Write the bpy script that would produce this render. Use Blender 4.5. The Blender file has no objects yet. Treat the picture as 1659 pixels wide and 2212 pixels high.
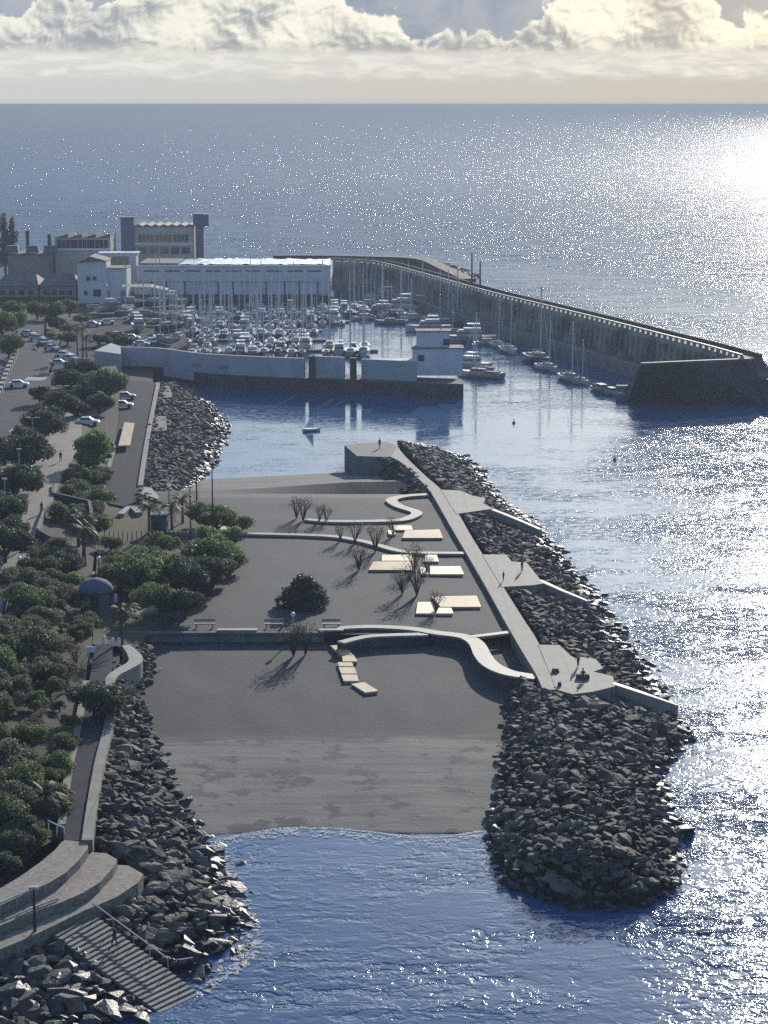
import bpy, bmesh, math, random
from mathutils import Vector, Matrix, noise as mnoise
import numpy as np
random.seed(7); rng = np.random.default_rng(7)
S = bpy.context.scene; COL = S.collection; PI = math.pi; R = math.radians

# ------------------------------------------------------------------ camera
CH = 64.0; FD = 4608.0; TILT = math.atan((1106 - 225.5) / FD)
cd = bpy.data.cameras.new('camera'); cam = bpy.data.objects.new('camera', cd); COL.objects.link(cam)
cam.location = (0, 0, CH); cam.rotation_euler = (PI/2 - TILT, 0, 0)
cd.sensor_fit = 'VERTICAL'; cd.sensor_height = 24; cd.lens = 24 * FD / 2212
cd.clip_start = 1; cd.clip_end = 400000
S.camera = cam
# ------------------------------------------------------------------ light and exposure
SUN_AZ, SUN_EL = R(13.2), R(17)
sd = bpy.data.lights.new('sun', 'SUN'); so = bpy.data.objects.new('sun', sd); COL.objects.link(so)
sd.energy = 3.1; sd.angle = R(0.5); sd.color = (1, .92, .79)
so.rotation_euler = (PI/2 - SUN_EL, 0, -SUN_AZ + PI)
so.rotation_euler = Vector((-math.sin(SUN_AZ)*math.cos(SUN_EL), -math.cos(SUN_AZ)*math.cos(SUN_EL), -math.sin(SUN_EL))).to_track_quat('-Z', 'Y').to_euler()
S.view_settings.view_transform = 'Standard'; S.view_settings.look = 'None'
S.view_settings.exposure = 0.82; S.view_settings.gamma = 1
S.render.engine = 'CYCLES'; S.cycles.use_denoising = False; S.cycles.max_bounces = 6; S.cycles.volume_bounces = 0
S.cycles.sample_clamp_indirect = 3; S.cycles.caustics_reflective = False; S.cycles.caustics_refractive = False

# ------------------------------------------------------------------ node helpers
class NT:
    def __init__(s, tree): s.t = tree; s.n = tree.nodes; s.l = tree.links
    def new(s, k, **kw):
        nd = s.n.new(k)
        for a, b in kw.items(): setattr(nd, a, b)
        return nd
    def put(s, sock, v):
        if isinstance(v, bpy.types.NodeSocket): s.l.new(v, sock)
        elif v is not None:
            if hasattr(sock.default_value, '__len__') and not hasattr(v, '__len__'): v = (v,)*len(sock.default_value)
            if hasattr(sock.default_value, '__len__') and len(sock.default_value) == 4 and len(v) == 3: v = (*v, 1)
            sock.default_value = v
    def m(s, op, a, b=None, c=None, clamp=False):
        nd = s.new('ShaderNodeMath', operation=op); nd.use_clamp = clamp
        for i, v in enumerate((a, b, c)):
            if v is not None: s.put(nd.inputs[i], v)
        return nd.outputs[0]
    def mix(s, f, a, b, mode='MIX'):
        nd = s.new('ShaderNodeMix', data_type='RGBA', blend_type=mode)
        s.put(nd.inputs[0], f); s.put(nd.inputs[6], a); s.put(nd.inputs[7], b)
        return nd.outputs[2]
    def xyz(s, x, y, z=0.0):
        nd = s.new('ShaderNodeCombineXYZ')
        for i, v in enumerate((x, y, z)): s.put(nd.inputs[i], v)
        return nd.outputs[0]
    def noise(s, vec, scale, detail=4, rough=.55, dist=0.0, out=0):
        nd = s.new('ShaderNodeTexNoise'); s.put(nd.inputs['Vector'], vec)
        nd.inputs['Scale'].default_value = scale; nd.inputs['Detail'].default_value = detail
        nd.inputs['Roughness'].default_value = rough; nd.inputs['Distortion'].default_value = dist
        return nd.outputs[out]
    def step(s, v, a, b, lo=0.0, hi=1.0):
        nd = s.new('ShaderNodeMapRange', interpolation_type='SMOOTHSTEP'); s.put(nd.inputs[0], v)
        for i, q in zip((1, 2, 3, 4), (a, b, lo, hi)): s.put(nd.inputs[i], q)
        return nd.outputs[0]
    def ramp(s, v, stops):
        nd = s.new('ShaderNodeValToRGB'); s.put(nd.inputs[0], v); el = nd.color_ramp.elements
        while len(el) < len(stops): el.new(.5)
        for e, (p, c) in zip(el, stops):
            e.position = p; e.color = (*((c,)*3 if not hasattr(c, '__len__') else c), 1)
        return nd.outputs[0]

def srgb(r, g, b):
    f = lambda c: (c/255/12.92) if c/255 <= .04045 else ((c/255+.055)/1.055)**2.4
    return (f(r), f(g), f(b))

# ------------------------------------------------------------------ world: sky with a far bank of cumulus
wd = bpy.data.worlds.new('World'); S.world = wd; wd.use_nodes = True
w = NT(wd.node_tree); w.n.clear()
sky = w.new('ShaderNodeTexSky', sky_type='NISHITA'); sky.sun_disc = False
sky.sun_elevation = SUN_EL; sky.sun_rotation = SUN_AZ; sky.altitude = 60; sky.dust_density = 1.0; sky.ozone_density = 2.5
tc = w.new('ShaderNodeTexCoord'); sp = w.new('ShaderNodeSeparateXYZ'); w.l.new(tc.outputs['Generated'], sp.inputs[0])
u = w.m('ARCTAN2', sp.outputs[0], sp.outputs[1]); v = sp.outputs[2]
xf = w.m('ADD', w.m('MULTIPLY', u, 4608/1659), .5)            # 0 at the left, 1 at the right of the bank seen here
T = w.ramp(xf, [(0, .68), (.035, .60), (.075, .92), (.13, .78), (.17, .80), (.21, .97), (.40, .97), (.46, .74), (.515, .64),
                (.535, .46), (.575, .50), (.62, .60), (.655, .50), (.69, .70), (.72, .82), (.80, .97), (.90, .90), (.935, .55), (1, .68)])
T = w.m('MULTIPLY', T, .06)
P = w.xyz(u, w.m('MULTIPLY', v, 1.25), 3.1)
nb = w.noise(P, 80, 10, .62, .45); nb2 = w.noise(w.xyz(w.m('ADD', u, .0016), w.m('ADD', w.m('MULTIPLY', v, 1.25), .0022), 3.1), 80, 10, .62, .45)
nl = w.noise(P, 28, 3, .5, .3)
dens = w.m('ADD', w.m('MULTIPLY', w.m('SUBTRACT', nb, .5), 3.4), w.m('ADD', w.m('MULTIPLY', w.m('SUBTRACT', nl, .5), 1.6), w.m('MULTIPLY', w.m('SUBTRACT', T, v), 95)))
cm = w.step(dens, -.12, .24)
relief = w.m('SUBTRACT', nb, nb2)
edge = w.step(dens, .55, 0.0)
lit = w.m('ADD', w.m('MULTIPLY', relief, 2.2), w.m('ADD', w.m('MULTIPLY', nl, 2.2), w.m('MULTIPLY', edge, .35)))
lit = w.step(w.m('SUBTRACT', lit, w.step(v, .036, .027, 0.0, .22)), .50, 1.35)
shade = w.mix(xf, srgb(158, 164, 172), srgb(158, 158, 158)); bright = w.mix(xf, srgb(230, 230, 218), srgb(255, 248, 226))
cum = w.mix(lit, shade, bright)
back = w.mix(w.step(w.noise(P, 26, 5, .6, .4), .35, .65), w.mix(xf, srgb(138, 160, 190), srgb(128, 136, 152)), srgb(172, 176, 182))
top = w.mix(cm, back, cum)
# grey flat base of the bank, then a streaky cream band, then plain haze down to the horizon
Ps = w.xyz(u, w.m('MULTIPLY', v, 4.2), 9.0); ns = w.noise(Ps, 60, 7, .6, .3); nss = w.noise(Ps, 14, 3)
band = w.mix(w.step(ns, .38, .66), w.mix(xf, srgb(206, 207, 203), srgb(206, 203, 195)), w.mix(xf, srgb(222, 222, 215), srgb(234, 228, 214)))
basec = w.mix(w.step(nss, .42, .6), srgb(168, 171, 172), srgb(205, 205, 196))
lowc = w.mix(xf, srgb(198, 200, 199), srgb(201, 193, 178))
vj = w.m('ADD', v, w.m('MULTIPLY', w.m('SUBTRACT', ns, .5), .006))
c1 = w.mix(w.step(vj, .0215, .026), band, w.mix(.6, basec, top)); c1 = w.mix(w.step(vj, .0235, .030), c1, top)
c2 = w.mix(w.step(vj, .0095, .0155), lowc, c1)
glow = w.m('MULTIPLY', w.m('MULTIPLY', w.step(xf, .6, 1.1), w.step(v, .008, .04)), .45)
c2 = w.mix(glow, c2, srgb(252, 240, 210))
far = w.step(v, .052, .10)
zf = w.mix(w.step(w.noise(w.xyz(sp.outputs[0], sp.outputs[1], w.m('MULTIPLY', v, 2.5)), 2.2, 7, .6), .46, .68), (0, 0, 0), (.55, .57, .6))
nish = w.new('ShaderNodeVectorMath', operation='SCALE'); w.l.new(sky.outputs[0], nish.inputs[0]); nish.inputs[3].default_value = .175
hi = w.mix(.14, w.mix(1.0, nish.outputs[0], (.72, .84, 1.0), 'MULTIPLY'), zf, 'ADD')
fc = w.mix(far, c2, hi)
bg = w.new('ShaderNodeBackground'); w.put(bg.inputs[0], fc); bg.inputs[1].default_value = .635
wo = w.new('ShaderNodeOutputWorld'); w.l.new(bg.outputs[0], wo.inputs[0])

# ------------------------------------------------------------------ projection of photo points onto real levels
ct, st = math.cos(TILT), math.sin(TILT)
def W(x, y, z=0.0):
    a, b = (x - 829.5)/FD, -(y - 1106)/FD
    d = Vector((a, ct + st*b, -st + ct*b)); k = (z - CH)/d.z
    return Vector((d.x*k, d.y*k, z))
def D(p):
    q = Vector(p) - Vector((0, 0, CH)); f = q.y*ct - q.z*st; up = q.y*st + q.z*ct
    return (829.5 + FD*q.x/f, 1106 - FD*up/f, f)
def conv(s, ox, oy): return lambda x, y: ((ox + x/s)/1.8445, (oy + y/s)/1.8445)
z1 = conv(1.659, 0, 700); z2 = conv(1.659, 800, 900); z3b = conv(1.1363, 1600, 900); z4 = conv(1.659, 0, 1400)
z5 = conv(1.3825, 800, 1700); z3 = conv(1.508, 1500, 1700); z2b = conv(1.508, 600, 2300); z7 = conv(1.843, 0, 1900)
zbl = conv(1.508, 0, 2700); z8 = conv(2.765, 350, 1850); z9 = conv(3.16, 0, 1650)

# ------------------------------------------------------------------ materials
MATS = {}
def mat(name, c1, c2=None, scale=1.0, rough=.8, bump=0.0, bscale=None, metal=0.0, spec=.3, detail=5, stretch=None, c3=None, s3=.1, lo=.35, hi=.65, joint=0):
    if name in MATS: return MATS[name]
    m = bpy.data.materials.new(name); m.use_nodes = True; t = NT(m.node_tree)
    b = t.n['Principled BSDF']; b.inputs['Roughness'].default_value = rough; b.inputs['Metallic'].default_value = metal
    b.inputs['Specular IOR Level'].default_value = spec
    tc = t.new('ShaderNodeTexCoord'); g = t.new('ShaderNodeNewGeometry'); vec = g.outputs['Position']
    if stretch:
        mp = t.new('ShaderNodeMapping'); t.l.new(vec, mp.inputs[0]); mp.inputs['Scale'].default_value = stretch; vec = mp.outputs[0]
    if c2 is None: c2 = tuple(x*.75 for x in c1)
    col = t.mix(t.step(t.noise(vec, scale, detail, .6), lo, hi), c1, c2)
    if c3: col = t.mix(t.step(t.noise(vec, s3, 4, .6), .45, .62), col, c3)
    if joint:
        bk = t.new('ShaderNodeTexBrick'); t.l.new(g.outputs['Position'], bk.inputs['Vector']); bk.inputs['Scale'].default_value = 1; bk.inputs['Brick Width'].default_value = joint; bk.inputs['Row Height'].default_value = joint
        bk.inputs['Mortar Size'].default_value = .05; bk.inputs['Color1'].default_value = (1, 1, 1, 1); bk.inputs['Color2'].default_value = (.82, .82, .82, 1); bk.inputs['Mortar'].default_value = (.45, .45, .45, 1); bk.offset = 0
        col = t.mix(1.0, col, bk.outputs[0], 'MULTIPLY')
    t.put(b.inputs['Base Color'], col)
    if bump:
        bp = t.new('ShaderNodeBump'); bp.inputs['Strength'].default_value = 1; bp.inputs['Distance'].default_value = bump
        t.l.new(t.noise(vec, bscale or scale*3, 5, .6), bp.inputs['Height']); t.l.new(bp.outputs[0], b.inputs['Normal'])
    MATS[name] = m; return m
rockm = mat('basalt rock', (.092, .085, .073), (.050, .047, .042), 1.4, .8, .12, 3.0, spec=.2, c3=(.15, .132, .108), s3=.25)
rockd = mat('wet and shade-dark basalt', (.05, .05, .048), (.028, .028, .027), 1.4, .5, .1, 3.0, spec=.5)  # wet rocks; also paints shade onto the corner boulders
rockg = mat('rubble bed', (.035, .035, .037), (.015, .015, .016), 1.5, .9, .3, 2.0)
conc = mat('pale concrete', (.25, .232, .195), (.18, .168, .142), 1.2, .75, .02, 8, c3=(.19, .185, .17), s3=.35, joint=2.5)
concd = mat('weathered concrete', (.19, .185, .175), (.12, .118, .11), .8, .85, .03, 5, stretch=(1, 1, .3))
coping = mat('bright coping stone', (.31, .28, .225), (.235, .215, .175), 1.6, .6, .02, 8)
paving = mat('promenade paving', (.25, .215, .175), (.195, .168, .137), .6, .7, .01, 8, c3=(.23, .21, .19), s3=.12, joint=2.2)
terr = mat('brown stone paving', (.27, .235, .19), (.15, .13, .105), 2.6, .75, .03, 5)
asph = mat('asphalt', (.060, .062, .072), (.043, .045, .053), .5, .95, .01, 20, spec=.08)
asphl = mat('worn road asphalt', (.105, .103, .112), (.075, .075, .083), .3, .95, .01, 20, spec=.08)
soil = mat('planting soil', (.07, .062, .05), (.035, .033, .028), .8, .95, .08, 3)
gravel = mat('dry grass and soil', (.10, .09, .05), (.05, .05, .03), .5, .95, .08, 3)
wood = mat('pale deck boards', (.78, .57, .29), (.64, .46, .23), 1.1, .5, .01, 10, stretch=(1, .25, 1), spec=.5)
wood2 = mat('tan deck boards', (.56, .41, .23), (.46, .33, .18), 1.1, .6, .01, 10, stretch=(1, .25, 1))
bark = mat('bark', (.10, .075, .055), (.06, .045, .033), 3, .9, .03)
barkp = mat('palm bark', (.13, .105, .08), (.08, .065, .05), 3, .9, .03)
white = mat('white paint', (.78, .78, .76), (.66, .66, .65), 1.5, .35, spec=.5)
wallw = mat('white harbour wall', (.43, .43, .44), (.32, .32, .33), .25, .8, .02, 2, stretch=(1, 1, .35), c3=(.36, .36, .37), s3=.08)
house = mat('white render', (.60, .60, .60), (.53, .53, .53), .3, .8, stretch=(1, 1, .3))
cream = mat('cream render', (.46, .42, .34), (.38, .35, .29), .3, .85)
tan = mat('tan render', (.28, .24, .19), (.22, .19, .15), .3, .85)
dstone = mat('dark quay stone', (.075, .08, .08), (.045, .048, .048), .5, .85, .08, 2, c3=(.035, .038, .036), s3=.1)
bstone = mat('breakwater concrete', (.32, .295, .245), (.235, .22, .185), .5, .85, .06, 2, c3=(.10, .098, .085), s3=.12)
bluegrey = mat('blue grey cladding', (.10, .14, .18), (.08, .115, .15), .5, .6)
roofm = mat('brown roof sheets', (.17, .145, .125), (.12, .10, .09), .4, .8, .05, 2)
glassd = mat('dark window glass', (.03, .035, .045), (.02, .025, .03), .5, .15, spec=.6)
tent = mat('translucent roof panels', (.55, .68, .66), (.75, .76, .62), .22, .25, spec=.7, stretch=(1, 2, 1))
metal = mat('grey metal', (.30, .31, .32), (.22, .23, .24), 2, .4, metal=.6)
dmetal = mat('dark metal', (.05, .055, .06), (.035, .04, .045), 2, .5, metal=.3)
alu = mat('mast aluminium', (.60, .61, .62), (.5, .5, .52), 2, .4, metal=.3)
rubber = mat('rubber', (.025, .025, .026), (.018, .018, .02), 4, .8)
navy = mat('navy canvas', (.03, .05, .12), (.02, .035, .09), 2, .8)
redc = mat('red canvas', (.45, .06, .04), (.35, .05, .03), 2, .7)
greenc = mat('green canvas', (.05, .28, .18), (.04, .2, .14), 2, .7)
greyc = mat('grey canvas', (.22, .22, .24), (.16, .16, .18), 2, .8)
hullw = mat('white gelcoat', (.58, .52, .45), (.21, .185, .155), .12, .22, spec=.6)
hullb = mat('blue gelcoat', (.04, .07, .14), (.03, .05, .10), .8, .25, spec=.6)
hulld = mat('weathered hull', (.30, .27, .24), (.2, .18, .16), .8, .5)
pontoon_m = mat('pontoon planks', (.24, .22, .20), (.17, .16, .15), 1, .8)
steel = mat('galvanised slats', (.42, .42, .40), (.32, .32, .31), 2, .45, spec=.5)
skin = mat('skin', (.38, .24, .17), (.34, .21, .15), 8, .6)
hairm = mat('dark hair', (.03, .022, .018), (.02, .015, .012), 20, .7)
shade_c = mat('slate blue fabric', (.10, .125, .17), (.08, .10, .14), 1.0, .85)

def foliage_mat(name, c1, c2, c3):
    m = bpy.data.materials.new(name); m.use_nodes = True; t = NT(m.node_tree); b = t.n['Principled BSDF']
    g = t.new('ShaderNodeNewGeometry'); oi = t.new('ShaderNodeObjectInfo')
    col = t.mix(g.outputs['Random Per Island'], c1, c2)
    col = t.mix(t.step(t.noise(g.outputs['Position'], .5, 3), .42, .62), col, c3)
    col = t.mix(.35, col, t.mix(oi.outputs['Random'], c1, c3))
    t.put(b.inputs['Base Color'], col); b.inputs['Roughness'].default_value = .55; b.inputs['Specular IOR Level'].default_value = .12
    tr = t.new('ShaderNodeBsdfTranslucent'); t.put(tr.inputs[0], col); mx = t.new('ShaderNodeMixShader'); mx.inputs[0].default_value = .42
    t.l.new(b.outputs[0], mx.inputs[1]); t.l.new(tr.outputs[0], mx.inputs[2]); t.l.new(mx.outputs[0], t.n['Material Output'].inputs[0])
    return m
f_dark = foliage_mat('dark evergreen leaves', (.09, .11, .075), (.12, .14, .09), (.06, .08, .058))
f_mid = foliage_mat('mid green leaves', (.16, .205, .09), (.23, .26, .115), (.105, .14, .075))
f_bright = foliage_mat('bright green leaves', (.20, .30, .09), (.28, .37, .12), (.14, .21, .08))
f_olive = foliage_mat('olive scrub leaves', (.19, .185, .125), (.26, .245, .16), (.11, .12, .085))
f_palm = foliage_mat('palm fronds', (.05, .075, .035), (.09, .10, .05), (.04, .05, .03))
f_dry = foliage_mat('dry twigs', (.11, .09, .07), (.14, .11, .09), (.08, .065, .055))

# ------------------------------------------------------------------ mesh helpers
class MB:
    def __init__(s): s.v = []; s.f = []
    def add(s, vs, fs):
        o = len(s.v); s.v += [tuple(p) for p in vs]; s.f += [tuple(i + o for i in f) for f in fs]; return s
    def box(s, c, d, rz=0.0, taper=1.0, rx=0.0):
        x, y, z = (q/2 for q in d); k = taper
        vs = [(-x, -y, -z), (x, -y, -z), (x, y, -z), (-x, y, -z), (-x*k, -y*k, z), (x*k, -y*k, z), (x*k, y*k, z), (-x*k, y*k, z)]
        M = Matrix.Translation(c) @ Matrix.Rotation(rz, 4, 'Z') @ Matrix.Rotation(rx, 4, 'X')
        return s.add([M @ Vector(p) for p in vs], [(3, 2, 1, 0), (4, 5, 6, 7), (0, 1, 5, 4), (1, 2, 6, 5), (2, 3, 7, 6), (3, 0, 4, 7)])
    def tube(s, pts, rad, n=6):
        pts = [Vector(p) for p in pts]; rs = rad if hasattr(rad, '__len__') else [rad]*len(pts); vs = []; fs = []
        for i, p in enumerate(pts):
            t = (pts[min(i+1, len(pts)-1)] - pts[max(i-1, 0)]).normalized()
            a = t.cross(Vector((0, 0, 1)) if abs(t.z) < .9 else Vector((1, 0, 0))).normalized(); b = t.cross(a)
            for k in range(n): q = 2*PI*k/n; vs.append(p + (a*math.cos(q) + b*math.sin(q))*rs[i])
        for i in range(len(pts)-1):
            for k in range(n): k2 = (k+1) % n; fs.append((i*n+k, i*n+k2, (i+1)*n+k2, (i+1)*n+k))
        fs.append(tuple(range(n))[::-1]); fs.append(tuple((len(pts)-1)*n+k for k in range(n)))
        return s.add(vs, fs)
    def lathe(s, prof, n=16, c=(0, 0, 0)):
        vs = []; fs = []
        for r, z in prof:
            for k in range(n): q = 2*PI*k/n; vs.append((c[0]+r*math.cos(q), c[1]+r*math.sin(q), c[2]+z))
        for i in range(len(prof)-1):
            for k in range(n): k2 = (k+1) % n; fs.append((i*n+k, i*n+k2, (i+1)*n+k2, (i+1)*n+k))
        fs.append(tuple(range(n))[::-1]); fs.append(tuple((len(prof)-1)*n+k for k in range(n)))
        return s.add(vs, fs)
    def prism(s, poly, zt, zb):
        n = len(poly); zt = zt if hasattr(zt, '__len__') else [zt]*n
        vs = [(p[0], p[1], z) for p, z in zip(poly, zt)] + [(p[0], p[1], zb) for p in poly]
        return s.add(vs, [tuple(range(n)), tuple(range(2*n-1, n-1, -1))] + [(i, n+i, n+(i+1) % n, (i+1) % n) for i in range(n)])
    def strip(s, A, B, loop=False):
        n = len(A); return s.add(list(A)+list(B), [(i, i+1, n+i+1, n+i) for i in range(n-1)])
    def build(s, name, m, parent=None, smooth=False, fix=False, bevel=0):
        me = bpy.data.meshes.new(name); me.from_pydata(s.v, [], s.f); me.materials.append(m)
        if fix or bevel:
            bm = bmesh.new(); bm.from_mesh(me); bmesh.ops.recalc_face_normals(bm, faces=bm.faces)
            if bevel: bmesh.ops.bevel(bm, geom=list(bm.edges), offset=bevel, segments=1, affect='EDGES')
            bm.to_mesh(me); bm.free()
        if smooth: me.polygons.foreach_set('use_smooth', [True]*len(me.polygons))
        me.update(); o = bpy.data.objects.new(name, me); COL.objects.link(o); o.parent = parent; return o
def tag(o, label, cat, group=None, kind=None):
    o['label'] = label; o['category'] = cat
    if group: o['group'] = group
    if kind: o['kind'] = kind
    return o
def struct(o): o['kind'] = 'structure'; return o
def empty(name, loc, rz=0, label=None, cat=None, group=None):
    o = bpy.data.objects.new(name, None); COL.objects.link(o); o.location = loc; o.rotation_euler = (0, 0, rz)
    if label: tag(o, label, cat, group)
    return o
def copy_tree(o, parent=None):
    c = o.copy(); COL.objects.link(c); c.parent = parent
    for ch in list(KIDS.get(o.name, [])): copy_tree(ch, c)
    return c
KIDS = {}
def kids(root):
    KIDS.clear()
    for o in COL.objects:
        if o.parent: KIDS.setdefault(o.parent.name, []).append(o)
def dup(proto, loc, rz=0, sc=1.0, label=None, group=None, cat=None):
    o = copy_tree(proto); o.location = loc; o.rotation_euler = (0, 0, rz)
    o.scale = (sc,)*3 if not hasattr(sc, '__len__') else sc
    if label: o['label'] = label
    if group: o['group'] = group
    if cat: o['category'] = cat
    return o
def resample(pts, n):
    pts = [Vector(p) for p in pts]; L = [0]
    for a, b in zip(pts, pts[1:]): L.append(L[-1] + (b-a).length)
    out = []
    for i in range(n):
        d = L[-1]*i/(n-1); k = min(max(j for j in range(len(L)) if L[j] <= d + 1e-9), len(pts)-2)
        out.append(pts[k].lerp(pts[k+1], (d-L[k])/max(L[k+1]-L[k], 1e-9)))
    return out
def smooth(pts, k=6):
    pts = [Vector(p) for p in pts]; out = []
    for i in range(len(pts)-1):
        p0, p1, p2, p3 = pts[max(i-1, 0)], pts[i], pts[i+1], pts[min(i+2, len(pts)-1)]
        for j in range(k):
            t = j/k; out.append(.5*((2*p1)+(p2-p0)*t+(2*p0-5*p1+4*p2-p3)*t*t+(3*p1-p0-3*p2+p3)*t**3))
    return out+[pts[-1]]
def ribbon(pts, width, thick, curved=True):
    """a band along world points, width m, with vertical sides"""
    P = smooth(pts) if curved else [Vector(p) for p in pts]; A = []; B = []
    for i, p in enumerate(P):
        t = P[min(i+1, len(P)-1)] - P[max(i-1, 0)]; t.z = 0; t.normalize(); nrm = Vector((t.y, -t.x, 0))
        wd_ = width if not hasattr(width, '__len__') else np.interp(i/(len(P)-1), np.linspace(0, 1, len(width)), width)
        A.append(p + nrm*wd_/2); B.append(p - nrm*wd_/2)
    dn = Vector((0, 0, -thick)); mb = MB()
    mb.strip(B, A); mb.strip(A, [a+dn for a in A]); mb.strip([b+dn for b in B], B)
    for q in (0, -1): mb.add([A[q], B[q], B[q]+dn, A[q]+dn], [(0, 1, 2, 3)])
    return mb
def WP(pts, z, cv=None): return [W(*(cv(*p) if cv else p), z) for p in pts]
def inpoly(x, y, poly):
    c = False; n = len(poly)
    for i in range(n):
        x1, y1, x2, y2 = poly[i][0], poly[i][1], poly[i-1][0], poly[i-1][1]
        if (y1 > y) != (y2 > y) and x < (x2-x1)*(y-y1)/(y2-y1)+x1: c = not c
    return c

# ------------------------------------------------------------------ sea
HARB = [(215, 640), (900, 560), (1030, 620), (1350, 760), (1390, 850), (1385, 930), (1250, 1080), (850, 975), (700, 1075), (380, 1075), (300, 860)]
SLICK = [(1000, 590), (1659, 745), (1900, 800), (1900, 700), (1400, 590), (1150, 575), (1000, 560)]
POOL = [(1050, 880), (1370, 900), (1370, 1180), (1390, 1330), (1300, 1280), (1150, 1080)]
def pdist(x, y, poly):
    best = 1e9
    for i in range(len(poly)):
        ax, ay = poly[i-1]; bx, by = poly[i]; dx, dy = bx-ax, by-ay; t = max(0, min(1, ((x-ax)*dx+(y-ay)*dy)/(dx*dx+dy*dy)))
        best = min(best, math.hypot(x-ax-t*dx, (y-ay-t*dy)*2))
    return best
xs = [-90000, -20000, -5000, -1200, -400, -180] + list(range(-132, 240, 6)) + [260, 320, 450, 800, 2000, 5000, 20000, 90000]
ys = [-3000, -500, 0, 100] + list(range(120, 960, 7)) + [1000, 1100, 1300, 1800, 2600, 4000, 7000, 12000, 30000, 90000, 200000]
sv = []; chop = []
for yy in ys:
    for xx in xs:
        sv.append((xx, yy, 0)); c = 1.0
        if 100 < yy < 1400 and abs(xx) < 1000:
            dx, dy, _ = D((xx, yy, 0))
            for poly, lo, sf in ((HARB, .10, 60), (SLICK, .38, 40), (POOL, .32, 50)):
                if inpoly(dx, dy, poly): c = min(c, lo + (1-lo)*max(0, 1 - pdist(dx, dy, poly)/sf)*.45)
                else: c = min(c, lo + (1-lo)*min(1, .45 + .55*pdist(dx, dy, poly)/(sf*1.6)))
            if dy > 1780 and dx < 1420: c = min(c, .24)
            if 1010 < dx < 1400 and 1000 < dy < 1400: c = min(c, .5)
        chop.append(c)
nx = len(xs); me = bpy.data.meshes.new('sea')
me.from_pydata(sv, [], [(j*nx+i, j*nx+i+1, (j+1)*nx+i+1, (j+1)*nx+i) for j in range(len(ys)-1) for i in range(nx-1)])
at = me.attributes.new('chop', 'FLOAT', 'POINT'); at.data.foreach_set('value', chop)
sea = bpy.data.objects.new('sea', me); COL.objects.link(sea); struct(sea)
m = bpy.data.materials.new('sea water'); m.use_nodes = True; t = NT(m.node_tree); b = t.n['Principled BSDF']
g = t.new('ShaderNodeNewGeometry'); pos = g.outputs['Position']; an = t.new('ShaderNodeAttribute', attribute_name='chop'); ch = an.outputs['Fac']
mp = t.new('ShaderNodeMapping'); t.l.new(pos, mp.inputs[0]); mp.inputs['Scale'].default_value = (1, 1.0, 1); mp.inputs['Rotation'].default_value = (0, 0, R(-14))
pv = mp.outputs[0]
mp2 = t.new('ShaderNodeMapping'); t.l.new(pos, mp2.inputs[0]); mp2.inputs['Scale'].default_value = (.55, 1.3, 1); mp2.inputs['Rotation'].default_value = (0, 0, R(-20))
n_s = t.noise(pv, 2.6, 2, .5, .5); n_m = t.noise(mp2.outputs[0], .7, 1, .5, .3); n_l = t.noise(mp2.outputs[0], .09, 2, .5)
mp3 = t.new('ShaderNodeMapping'); t.l.new(pos, mp3.inputs[0]); mp3.inputs['Scale'].default_value = (.8, 1, 1); mp3.inputs['Rotation'].default_value = (0, 0, R(-12))
gust = t.m('MULTIPLY', t.step(t.noise(mp3.outputs[0], .009, 5, .65), .40, .60, .55, 1.2), t.step(t.noise(mp3.outputs[0], .06, 4, .65), .43, .57, .35, 1.22))
h = t.m('ADD', t.m('MULTIPLY', n_s, .19), t.m('ADD', t.m('MULTIPLY', n_m, .40), t.m('MULTIPLY', n_l, 1.3)))
patch = t.step(t.noise(pv, .75, 2, .5, .5), .42, .58, .35, 1.5)
h = t.m('MULTIPLY', t.m('SUBTRACT', h, .945), t.m('MULTIPLY', ch, t.m('MULTIPLY', gust, patch)))
bp = t.new('ShaderNodeBump'); bp.inputs['Strength'].default_value = 1; bp.inputs['Distance'].default_value = 1; t.l.new(h, bp.inputs['Height'])
t.l.new(bp.outputs[0], b.inputs['Normal']); b.inputs['Specular IOR Level'].default_value = 0; b.inputs['Roughness'].default_value = 1
sy_ = t.new('ShaderNodeSeparateXYZ'); t.l.new(pos, sy_.inputs[0]); gl = t.new('ShaderNodeBsdfGlossy'); t.put(gl.inputs['Roughness'], t.m('ADD', t.m('ADD', .05, t.m('MULTIPLY', ch, .05)), t.step(sy_.outputs[1], 650, 2200, 0.0, .095))); t.l.new(bp.outputs[0], gl.inputs['Normal'])
fr = t.new('ShaderNodeFresnel'); fr.inputs[0].default_value = 1.33; t.l.new(bp.outputs[0], fr.inputs['Normal'])
fac = t.m('MINIMUM', fr.outputs[0], t.m('SUBTRACT', .27, t.m('MULTIPLY', ch, .03)))     # wave-roughened water never mirrors fully at grazing angles
ms = t.new('ShaderNodeMixShader'); t.put(ms.inputs[0], fac); t.l.new(b.outputs[0], ms.inputs[1]); t.l.new(gl.outputs[0], ms.inputs[2]); t.l.new(ms.outputs[0], t.n['Material Output'].inputs[0])
t.put(b.inputs['Base Color'], t.mix(t.step(t.noise(mp2.outputs[0], .02, 3), .35, .65), (.030, .080, .165), (.040, .095, .188)))
me.materials.append(m)

# ------------------------------------------------------------------ land
LZ = 2.6
land_poly = WP([(-700, 1650), (-700, 640), (100, 628), (720, 628), (722, 640), (400, 650), (395, 700), (335, 770), (330, 820), (322, 900), (300, 1060),
                (280, 1200), (250, 1500), (180, 1830), (170, 1870), (-40, 2080), (-700, 2300)], LZ)
struct(MB().prism(land_poly, LZ, -4).build('land', soil, fix=True))
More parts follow.
